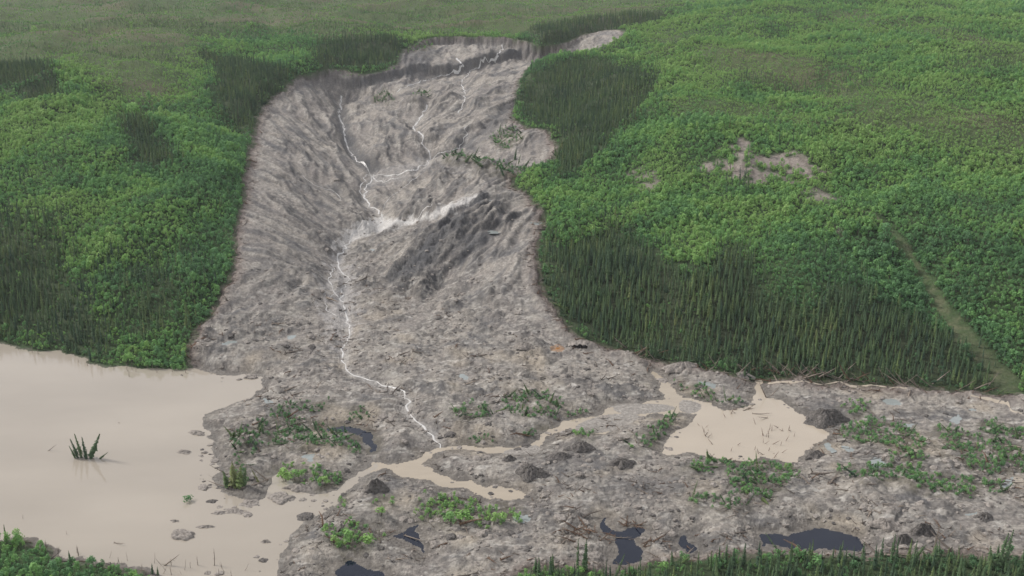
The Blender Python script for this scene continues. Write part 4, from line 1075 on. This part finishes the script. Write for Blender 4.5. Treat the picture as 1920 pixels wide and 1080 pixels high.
# ---- twigs and torn roots over the debris
def stick_mesh(seed, mat):
    V, F = dead_parts(seed, 2.4, 2); return make_mesh('twig', V, F, mat)
STK = [stick_mesh(301, M_DEAD), stick_mesh(302, M_BARK), stick_mesh(303, M_RUST), stick_mesh(304, M_BARK)]
x, y = scatter(250, 900, 2.0, 4.0)
z = at_(Z, x, y); k = in_view(x, y, z) & (at_(d_mud, x, y) > -.5) & (z > .1); x, y, z = x[k], y[k], z[k]
w = sstep(-.05, .35, fbm(x, y, 25, 3, 171)); w = np.maximum(w * .5, .8 * (at_(d_mud, x, y) < 5) * (at_(d_pond, x, y) < 0)) * ((at_(Z0, x, y) < 8) | (at_(d_mud, x, y) < 5)); k = rng.uniform(0, 1, len(x)) < w; x, y, z = x[k], y[k], z[k]
n = len(x); s = .3 + rng.gamma(1.8, .38, n)
instancer('driftwood_litter', np.stack([x, y, z + .1, s, 0 * x, rng.uniform(1.1, 1.65, n), rng.uniform(0, 6.28, n), rng.integers(0, 4, n), s * .9], 1), STK, 'torn roots and broken sticks littering the mud')

# ------------------------------------------------------------------ single things
def pix(px, py, S=None):
    x_, y_ = hit([px], [py], Z if S is None else S); x_, y_ = float(x_[0]), float(y_[0])
    return x_, y_, float(grid_at(Z if S is None else S, x_, y_))
ZW = np.maximum(Z, 0.0)
def mpp(x_, y_, z_): return math.sqrt(x_ * x_ + y_ * y_ + (H_CAM - z_) ** 2) / FPX   # metres per photograph pixel

# mounds and islands of mud
def mound(px, py, wpx, hpx, mat, label, peak=1.0, depth=1.0, name='mud_mound', cat='mound', group=None, seed=0, flat=False):
    x0, y0, z0 = pix(px, py, ZW); m = mpp(x0, y0, z0)
    rx = wpx * m / 2; ry = rx * depth; hh = hpx * m * .74
    n, k = 44, 14; V = [(0, 0, hh)]; F = []; r_ = np.random.default_rng(seed); ry *= r_.uniform(.6, 1.0)
    ofs = r_.uniform(0, 90)
    for i in range(1, k + 1):
        f = i / k
        for j in range(n):
            a = 2 * math.pi * j / n
            w_ = 1 + .5 * float(perlin(np.array(math.cos(a) * 1.3 + ofs), np.array(math.sin(a) * 1.3), 3)) + .10 * float(perlin(np.array(math.cos(a) * 4 + ofs), np.array(math.sin(a) * 4), 5)) * f
            g = .38 * float(perlin(np.array(math.cos(a) * 5 + ofs), np.array(math.sin(a) * 5 + f), 9)) * math.sin(f * math.pi)
            zz = hh * ((1 - f ** 1.5) ** 1.15 * (1 + .35 * f * math.cos(a + ofs)) if not flat else min(1, (1 - f) * 4) ** .6) + g * hh + .16 * hh * float(perlin(np.array(f * 4 + math.cos(a) * 3 + ofs), np.array(math.sin(a) * 3), 8))
            if i == k: zz = -.5
            V.append((math.cos(a) * rx * f * w_, math.sin(a) * ry * f * w_, zz))
    for j in range(n): F.append((0, 1 + j, 1 + (j + 1) % n))
    for i in range(1, k):
        for j in range(n):
            a = 1 + (i - 1) * n; b_ = 1 + i * n; F.append((a + j, b_ + j, b_ + (j + 1) % n, a + (j + 1) % n))
    o = link_mesh(name, V, F, mat, smooth=True); o.location = (x0, y0, z0 - .05); o.rotation_euler[2] = r_.uniform(-.3, .3)
    tag(o, label, cat, group); return o
g = 'dark mounds on the debris'
mound(995, 890, 62, 24, M_MUDD, 'dark conical mud mound right of the river bend end', 1.1, .9, group=g, seed=1)
mound(706, 918, 46, 30, M_MUDD, 'dark steep mud mound on the left bank where the river forks', 1.2, .9, group=g, seed=2)
mound(1052, 858, 66, 14, M_MUDD, 'low dark mound just above the conical mound beside the river', 1.0, .8, group=g, seed=3)
mound(1090, 840, 50, 16, M_MUDD, 'dark rounded mound below the braided river bars', 1.0, .8, group=g, seed=4)
mound(955, 862, 26, 12, M_MUDD, 'small dark hump on the river bank left of the conical mound', 1.0, .8, group=g, seed=5)
mound(1545, 788, 74, 28, M_MUDD, 'broad dark mound at the upper right corner of the pale pool', 1.1, .9, group=g, seed=6)
mound(1530, 856, 44, 14, M_MUDD, 'low dark lump at the right tip of the pale pool', .8, .8, group=g, seed=7)
mound(1730, 1000, 44, 26, M_MUDD, 'dark split mound right of the long dark pool', 1.0, .8, group=g, seed=8)
mound(1690, 1018, 40, 22, M_MUDD, 'dark mound behind the near spruces left of the split mound', 1.0, .8, group=g, seed=9)
mound(1845, 972, 38, 14, M_MUDD, 'small brown tussock mound on pale mud near the right edge', 1.0, .8, group=g, seed=10)
mound(1660, 985, 50, 16, M_MUD, 'grey hummock between the two dark pools on the right', 1.0, .8, group=g, seed=12)
mound(1165, 870, 50, 14, M_MUDD, 'dark low hump in the middle of the debris right of the conical mound', 1.0, .8, group=g, seed=13)
mound(1280, 690, 70, 16, M_MUD, 'grey peaked mound against the foot of the spruces', 1.1, .6, group=g, seed=14)
mound(1395, 705, 46, 10, M_MUD, 'small grey mound at the edge of the spruces above the pool inlet', 1.1, .6, group=g, seed=15)
mound(985, 650, 40, 12, M_MUD, 'grey slump block left of the dark opening', 1.0, .6, group=g, seed=16)
g = 'mud islands in the brown pond'
mound(340, 1004, 46, 7, M_MUD, 'flat rounded mud island in the pond near the bottom', 1, .9, 'mud_island', 'island', g, 20, True)
mound(527, 934, 46, 6, M_MUD, 'smooth teardrop mud island at the mouth of the river', 1, .9, 'mud_island', 'island', g, 21, True)
mound(346, 848, 28, 6, M_MUD, 'tiny dark islet right of the drowned spruces', 1, .7, 'mud_island', 'island', g, 22)
mound(370, 812, 36, 7, M_MUD, 'small mossy islet off the tip of the spit', 1, .6, 'mud_island', 'island', g, 23)
mound(498, 1016, 20, 6, M_MUD, 'small pale rock islet near the bottom of the pond', 1, .8, 'mud_island', 'island', g, 24)
mound(572, 974, 8, 8, M_MUD, 'tiny upright stone standing in the shallow channel', 1, .8, 'mud_island', 'island', g, 25)
mound(468, 944, 44, 6, M_MUD, 'crumbled mud islet just left of the teardrop island', 1, .8, 'mud_island', 'island', g, 26)
mound(440, 958, 40, 5, M_MUD, 'crumbled mud islet nearest the sunken shrub', 1, .6, 'mud_island', 'island', g, 27)
mound(412, 962, 28, 4, M_MUD, 'thin mud islet in the middle of the scattered islets', 1, .6, 'mud_island', 'island', g, 28)
mound(386, 988, 34, 5, M_MUD, 'knobbly mud bar joined to the flat rounded island', 1, .5, 'mud_island', 'island', g, 29)
mound(328, 977, 18, 4, M_MUD, 'small dark islet above the flat rounded island', 1, .7, 'mud_island', 'island', g, 30)
mound(396, 940, 22, 4, M_MUDD, 'little weedy islet left of the crumbled islets', 1, .7, 'mud_island', 'island', g, 31)
mound(560, 916, 60, 12, M_MUD, 'grassy mud bank where the spit meets the river mouth', 1, .6, 'mud_island', 'island', g, 32)
mound(470, 708, 26, 4, M_MUD, 'round mud disc at the upper shore of the pond', 1, .8, 'mud_island', 'island', g, 33, True)
mound(341, 704, 6, 3, M_MUD, 'single floating clod under the upper shore', 1, .8, 'mud_island', 'island', g, 34)
# dark opening under the mud lip
def opening():
    x0, y0, z0 = pix(1086, 653); m = mpp(x0, y0, z0)
    V = []; F = []; n = 15
    for k in range(n):
        f = k / (n - 1); hx = (f - .5) * 42 * m
        top = 1.15 * (1 - abs(2 * f - 1) ** 3) * (.9 + .3 * math.sin(k * 1.9)); bot = -.9 + .45 * math.sin(k * 2.3) * math.sin(f * math.pi)
        V += [(hx, 0, bot), (hx, .6 + .4 * math.sin(k), top), (hx, 3.0, top + .9), (hx, 6.0, -.8)]
        V += [(hx, -1.6 + .5 * math.sin(k * 2), -1.2), (hx, -.4, bot + .35 * math.sin(f * math.pi))]
    for k in range(n - 1):
        a = k * 6; b_ = a + 6
        F += [(a + 1, b_ + 1, b_ + 2, a + 2), (a + 2, b_ + 2, b_ + 3, a + 3)]
    o = link_mesh('mud_lip', V, F, M_MUD, smooth=True); o.location = (x0, y0, z0 + .3)
    tag(o, 'overhanging mud lip above a dark opening at the foot of the right slope', 'mud lip')
    F2 = []
    for k in range(n - 1):
        a = k * 6; b_ = a + 6; F2 += [(a, b_, b_ + 1, a + 1)]
    c = link_mesh('opening', V, F2, plain_mat('opening_shade', (.012, .009, .008), .95, .2), parent=o)  # near-black sheet across the mouth paints the shade inside the opening
opening()

# drowned spruces in the pond
def single_tree(px, py, hpx, lean, leandir, label, group, kind='spruce', var=0, tone=.25, wid=1.0, name='spruce_tree', cat='spruce', S=None):
    x0, y0, z0 = pix(px, py, ZW); m = mpp(x0, y0, z0)
    hgt = {'spruce': [9.5, 8.2, 10.5, 7, 9][var], 'shrub': [3.4, 4.2, 2.8, 4.8, 3.0][var], 'dead': [6, 7.5, 4.5, 5][var % 4], 'rust': [5, 4][var % 2]}[kind]
    s = hpx * m / hgt / max(.35, math.cos(lean * .9))
    r = bpy.data.objects.new(name, None); COL.objects.link(r); r.location = (x0, y0, z0 - .15)
    r.rotation_euler = (lean, 0, leandir); r.scale = (s * wid, s * wid, s)
    tag(r, label, cat, group)
    if kind in ('spruce', 'shrub'):
        for pn, mesh in zip(('trunk', 'crown') if kind == 'spruce' else ('stem', 'foliage'), (SPR_RAG[var % 2] if (kind == 'spruce' and group and 'drowned' in group) else (SPR if kind == 'spruce' else SHR)[var][:2])):
            c = bpy.data.objects.new(pn, mesh); COL.objects.link(c); c.parent = r; c['tone'] = tone
    return r
PI = math.pi
# leandir: rotation about z of a tilt whose top goes to -Y; +PI/2 sends the top to +X
g = 'drowned spruces in the brown pond'
single_tree(154, 858, 44, .16, -PI/2, 'tallest left drowned spruce leaning left in the pond clump', g, var=1, wid=1.0)
single_tree(147, 858, 30, .26, -PI/2, 'short bushy drowned spruce at the left side of the clump', g, var=3, wid=1.2)
single_tree(142, 859, 20, .34, -PI/2, 'smallest drowned spruce at the far left of the clump', g, var=3, wid=1.2)
single_tree(162, 859, 46, .07, -PI/2, 'upright middle drowned spruce in the pond clump', g, var=0, wid=1.15)
single_tree(169, 859, 46, .44, PI/2, 'right drowned spruce leaning strongly right in the pond clump', g, var=1, wid=1.3)
single_tree(186, 860, 12, .9, PI/2, 'tiny tilted spruce top right of the drowned clump', g, var=3)
single_tree(12, 1020, 38, .05, 1, 'lone dark spruce standing on the near pond shore', None, var=0, wid=.9)
single_tree(286, 1076, 22, .05, 1, 'small pointed spruce at the pond edge beside a slanting pole', None, var=1)
single_tree(296, 1078, 18, .05, 1, 'second small spruce right of the pointed one at the pond edge', None, var=3)
single_tree(1083, 1066, 62, .03, 0, 'tallest thin spruce rising above the near fringe beside the blue pool', None, var=4, wid=.8)
single_tree(1096, 1068, 64, .04, 1, 'tall thicker spruce just right of the tallest thin one in the near fringe', None, var=1, wid=.85)
single_tree(1868, 1068, 70, .15, PI/2, 'large dark spruce leaning right near the bottom right corner', None, var=0, wid=1.1)
single_tree(1880, 1066, 74, .1, PI/2, 'tallest dark spruce of the leaning clump near the bottom right corner', None, var=2, wid=1.1)
single_tree(1856, 1066, 44, .1, -PI/2, 'short spruce at the left of the leaning clump near the right corner', None, var=3, wid=1.0)
g = 'tilted spruces on the slump debris'
for i, (px_, py_, h_, ln, dr, lb) in enumerate([(855,300,16,.5,PI/2,'leaning'),(872,304,20,.7,PI/2,'leaning'),(885,300,26,.5,PI/2,'leaning'),(905,312,20,.9,-PI/2,'leaning'),(930,318,24,.3,PI/2,'leaning'),(945,330,26,.4,-PI/2,'leaning'),
     (965,300,22,.15,PI/2,'upright'),(972,308,20,.2,PI/2,'upright'),(984,312,16,.6,PI/2,'leaning'),(708,190,14,.1,0,'upright'),(716,192,12,.3,PI/2,'upright'),(704,192,12,.2,-PI/2,'upright'),(722,192,9,.5,PI/2,'leaning'),(790,180,11,.1,0,'upright'),(1378,702,26,.1,PI/2,'upright')]):
    place = 'on the debris terrace in the middle of the slump' if py_ > 250 and py_ < 400 else ('in the small clump on the upper slump floor' if px_ < 740 else 'alone on the upper slump floor' if py_ < 250 else 'half buried beside the inlet of the pale pool')
    single_tree(px_, py_, h_, ln, dr, lb + ' dark spruce ' + place, g, var=i % 5, wid=1.2)
g = 'spruces carried onto the muddy spit'
single_tree(440, 912, 52, .06, 0, 'tall yellowish shrubby spruce on the tip of the muddy spit', g, var=1, tone=.8, wid=1.5)
single_tree(449, 914, 44, .12, PI/2, 'bushy green spruce right of the tall one on the spit', g, var=3, tone=.7, wid=1.5)
single_tree(456, 912, 40, .2, PI/2, 'short green spruce leaning right on the spit', g, var=0, tone=.5, wid=1.5)
single_tree(428, 914, 34, .2, -PI/2, 'short green spruce leaning left on the spit', g, var=3, tone=.6, wid=1.5)
single_tree(486, 905, 30, .4, -PI/2, 'brown leaning spruce between the spit and the grassy bank', g, var=0, tone=.9, wid=.9)
single_tree(350, 940, 12, .3, PI/2, 'low green shrub sunk in the pond left of the islets', None, 'shrub', 0, .45, 1.6, 'leafy_shrub', 'shrub')
g = 'pale green shrubs on the muddy river bank'
for i, (px_, py_, h_, w_) in enumerate([(536,902,26,1.2),(552,900,20,1.3),(528,896,16,1.2),(612,912,20,1.3),(602,908,14,1.2),(566,894,14,1.3),(845,985,26,1.3),(862,978,22,1.3),(925,985,26,1.4),(940,980,20,1.3),(880,980,16,1.3),(655,1020,26,1.4),(690,1018,20,1.3),(625,1022,22,1.4),(715,968,18,1.3),(968,978,16,1.3)]):
    place = 'at the river mouth bank' if px_ < 640 and py_ < 930 else 'below the dead end of the river' if px_ > 780 else 'left of the triangular dark pool'
    single_tree(px_, py_, h_, .1, i, 'feathery bright green shrub ' + place, g, 'shrub', i % 5, .78, w_, 'leafy_shrub', 'shrub')

# dead trees, snags and logs
def wood(px, py, hpx, lean, dr, label, group, rust=False, var=0, name='dead_tree', cat='dead tree', lift=0.0):
    x0, y0, z0 = pix(px, py, ZW); m = mpp(x0, y0, z0)
    mesh = (RUSTM[var % 2] if rust else DEADM[var % 4]); h0 = (5, 4)[var % 2] if rust else (6, 7.5, 4.5, 5)[var % 4]
    o = bpy.data.objects.new(name, mesh); COL.objects.link(o)
    s = hpx * m / h0
    o.location = (x0, y0, z0 + lift); o.rotation_euler = (lean, 0, dr); o.scale = (s, s, s)
    tag(o, label, cat, group); return o
r_ = random.Random(5)
for i in range(70):       # crumpled dead trees where the mud hit the forest
    px_ = r_.choice([r_.uniform(1420, 1700), r_.uniform(1420, 1580), r_.uniform(1150, 1420), r_.uniform(1600, 1880)])
    edge = np.interp(px_, [1130,1200,1300,1400,1500,1640,1760,1860], [648,664,688,700,708,717,726,734])
    wood(px_, edge + r_.uniform(-6, 3), r_.uniform(22, 42), r_.uniform(.5, 1.35), r_.choice([-1, 1]) * PI/2 + r_.uniform(-.6, .6), 'grey broken dead tree leaning in the crushed edge of the right hand spruce stand' if px_ > 1420 else 'bare pole leaning out of the spruce stand behind the mud levee',
         'dead trees along the crushed forest edge', i % 4 == 0, i)
for i in range(46):
    px_, py_ = r_.choice([(1440 + r_.gauss(0, 12), 825 + r_.gauss(0, 14)), (1375 + r_.gauss(0, 22), 775 + r_.gauss(0, 8)), (1425 + r_.gauss(0, 26), 850 + r_.gauss(0, 8)), (1325 + r_.gauss(0, 12), 812 + r_.gauss(0, 14)), (1460 + r_.gauss(0, 14), 815 + r_.gauss(0, 14))])
    wood(px_, py_, r_.uniform(7, 16), r_.uniform(.1, 1.3), r_.uniform(0, 6.3), 'short dark snag sticking out of the pale pool', 'snags in the pale pool', True, i, 'snag', 'snag')
for i, (px_, py_, h_, ln, dr, lb) in enumerate([(1395,770,30,1.4,2.2,'dark root mass lying across the upper part of the pale pool'),(1412,776,34,1.45,1.4,'long dark log in the root mass of the pale pool'),(1438,784,22,1.3,-1.2,'stubby log at the right end of the root mass'),
      (1436,745,34,.45,-PI/2,'tall torn trunk standing at the pool inlet'),(1446,742,26,.6,PI/2,'shorter torn trunk right of the inlet trunk'),(1320,745,18,.2,PI/2,'bare forked snag on the bank left of the inlet'),
      (425,890,34,1.0,-PI/2,'thick broken trunk slanting up from the spit into the pond'),(432,915,50,1.5,-2.0,'long log lying in the water left of the spit'),(455,915,60,1.5,2.2,'longest log lying along the lower side of the spit'),
      (400,896,12,1.0,-PI/2,'small forked branch poking up left of the spit'),(500,900,44,1.0,-1.9,'bare grey trunk leaning on the right side of the spit'),(92,845,18,.9,PI/2,'forked stick standing in the pond left of the drowned spruces'),
      (402,1060,32,.12,PI,'reddish leaning pole standing in the pond near the bottom'),(420,1072,18,.4,-PI/2,'short pole at the bottom edge of the pond'),(310,1060,34,.9,PI/2,'slanting bare pole at the near pond shore'),(125,1002,8,.1,0,'tiny twig standing in the shallow near shore water'),
      (43,972,9,.2,1,'small dark snag in the pond near the left shore'),(62,794,6,1.2,1,'floating stick in the open pond'),(222,793,6,1.2,1,'faint stick in the open pond above the drowned spruces'),(242,706,14,.1,0,'submerged black stub standing off the upper shore'),
      (215,1018,24,1.4,1.2,'half sunk branch near the bottom shore of the pond'),(1225,690,30,.6,-PI/2,'pale fallen pole hanging out of the spruce stand'),(760,1005,40,1.5,1.0,'bare pole lying beside the triangular dark pool'),(645,965,26,1.5,1.3,'white birch stick lying on the river bank'),
      (1150,1008,34,1.5,1.5,'dark log bridging the blue dark pool'),(1180,1012,24,1.5,1.8,'second dark log in the blue dark pool'),(1750,1040,60,.1,.3,'bare snag among the near spruces on the right')]):
    wood(px_, py_, h_, ln, dr, lb, None, False, i, 'log' if ln > 1.2 else 'snag', 'log' if ln > 1.2 else 'snag', .1)
for i in range(60):
    cx_, cy_, sx, sy, wh_ = r_.choice([(1110,1010,22,5,'in the heap left of the blue pool'), (1095,994,20,5,'strewn above the heap left of the blue pool'), (1240,1020,20,6,'in the heap right of the blue pool'), (1330,1018,36,6,'along the bank left of the long dark pool'),
        (1385,935,24,8,'just below the green raft under the pale pool'), (1400,958,28,6,'on the grey bank well below the pale pool'), (1180,985,14,4,'on the islet at the top of the blue pool')])
    wood(cx_ + r_.gauss(0, sx), cy_ + r_.gauss(0, sy), r_.uniform(14, 34), r_.uniform(1.15, 1.6), r_.uniform(0, 6.3), ('torn rusty root ' if cy_ > 970 else 'grey jackstrawed log ') + ('long ' if 0 else '') + wh_, 'torn wood lying on the debris', cy_ > 970, i, 'log', 'log', .15)
for i in range(34):
    px_ = r_.uniform(425, 700); py_ = r_.uniform(795, 850)
    wood(px_, py_, r_.uniform(12, 26), r_.uniform(1.1, 1.6), r_.uniform(0, 6.3), 'toppled brown tree lying in the green raft above the spit', 'toppled trees in the green raft', i % 2 == 0, i, 'log', 'log', .2)
for i in range(40):
    px_ = r_.uniform(0, 460); py_ = 1035 + .1 * px_ + r_.uniform(-14, 18)
    wood(px_, py_, r_.uniform(9, 20), r_.uniform(0, .5), r_.uniform(0, 6.3), 'leafless grey bush stem drowned along the near pond shore', 'drowned bushes along the near shore', False, i, 'drowned_bush', 'bush')
for i in range(22):
    f = i / 21; px_ = 20 + 330 * r_.random(); edge = np.interp(px_, [0,60,130,180,240,345], [645,660,668,684,691,693])
    wood(px_, edge + r_.uniform(0, 8), r_.uniform(7, 16), r_.uniform(0, .2), r_.uniform(0, 6.3), 'drowned bare trunk standing in the water along the far pond shore', 'drowned trunks along the far shore', False, i, 'snag', 'snag')

# ------------------------------------------------------------------ air
import bmesh
bm = bmesh.new(); bmesh.ops.create_cube(bm, size=1.0)
hm = bpy.data.meshes.new('haze'); bm.to_mesh(hm); bm.free()
hz = bpy.data.objects.new('haze', hm); COL.objects.link(hz)
zmin = float(Z.min()) - 1.0; ztop = max(H_CAM, float(Z.max())) + 12.0
hz.scale = (26000, 14000, ztop - zmin); hz.location = (0, 5500, (ztop + zmin) / 2)
m = bpy.data.materials.new('haze'); m.use_nodes = True; n = m.node_tree.nodes; n.clear()
out = n.new('ShaderNodeOutputMaterial'); pv = n.new('ShaderNodeVolumePrincipled')
pv.inputs['Density'].default_value = 0.00004; pv.inputs['Color'].default_value = (.86, .92, 1.0, 1); pv.inputs['Anisotropy'].default_value = .2
m.node_tree.links.new(pv.outputs[0], out.inputs['Volume']); hm.materials.append(m)
tag(hz, 'thin pale haze over the hills', None, None, 'stuff')
print('Z range', zmin, Z.max(), 'objects', len(bpy.data.objects))
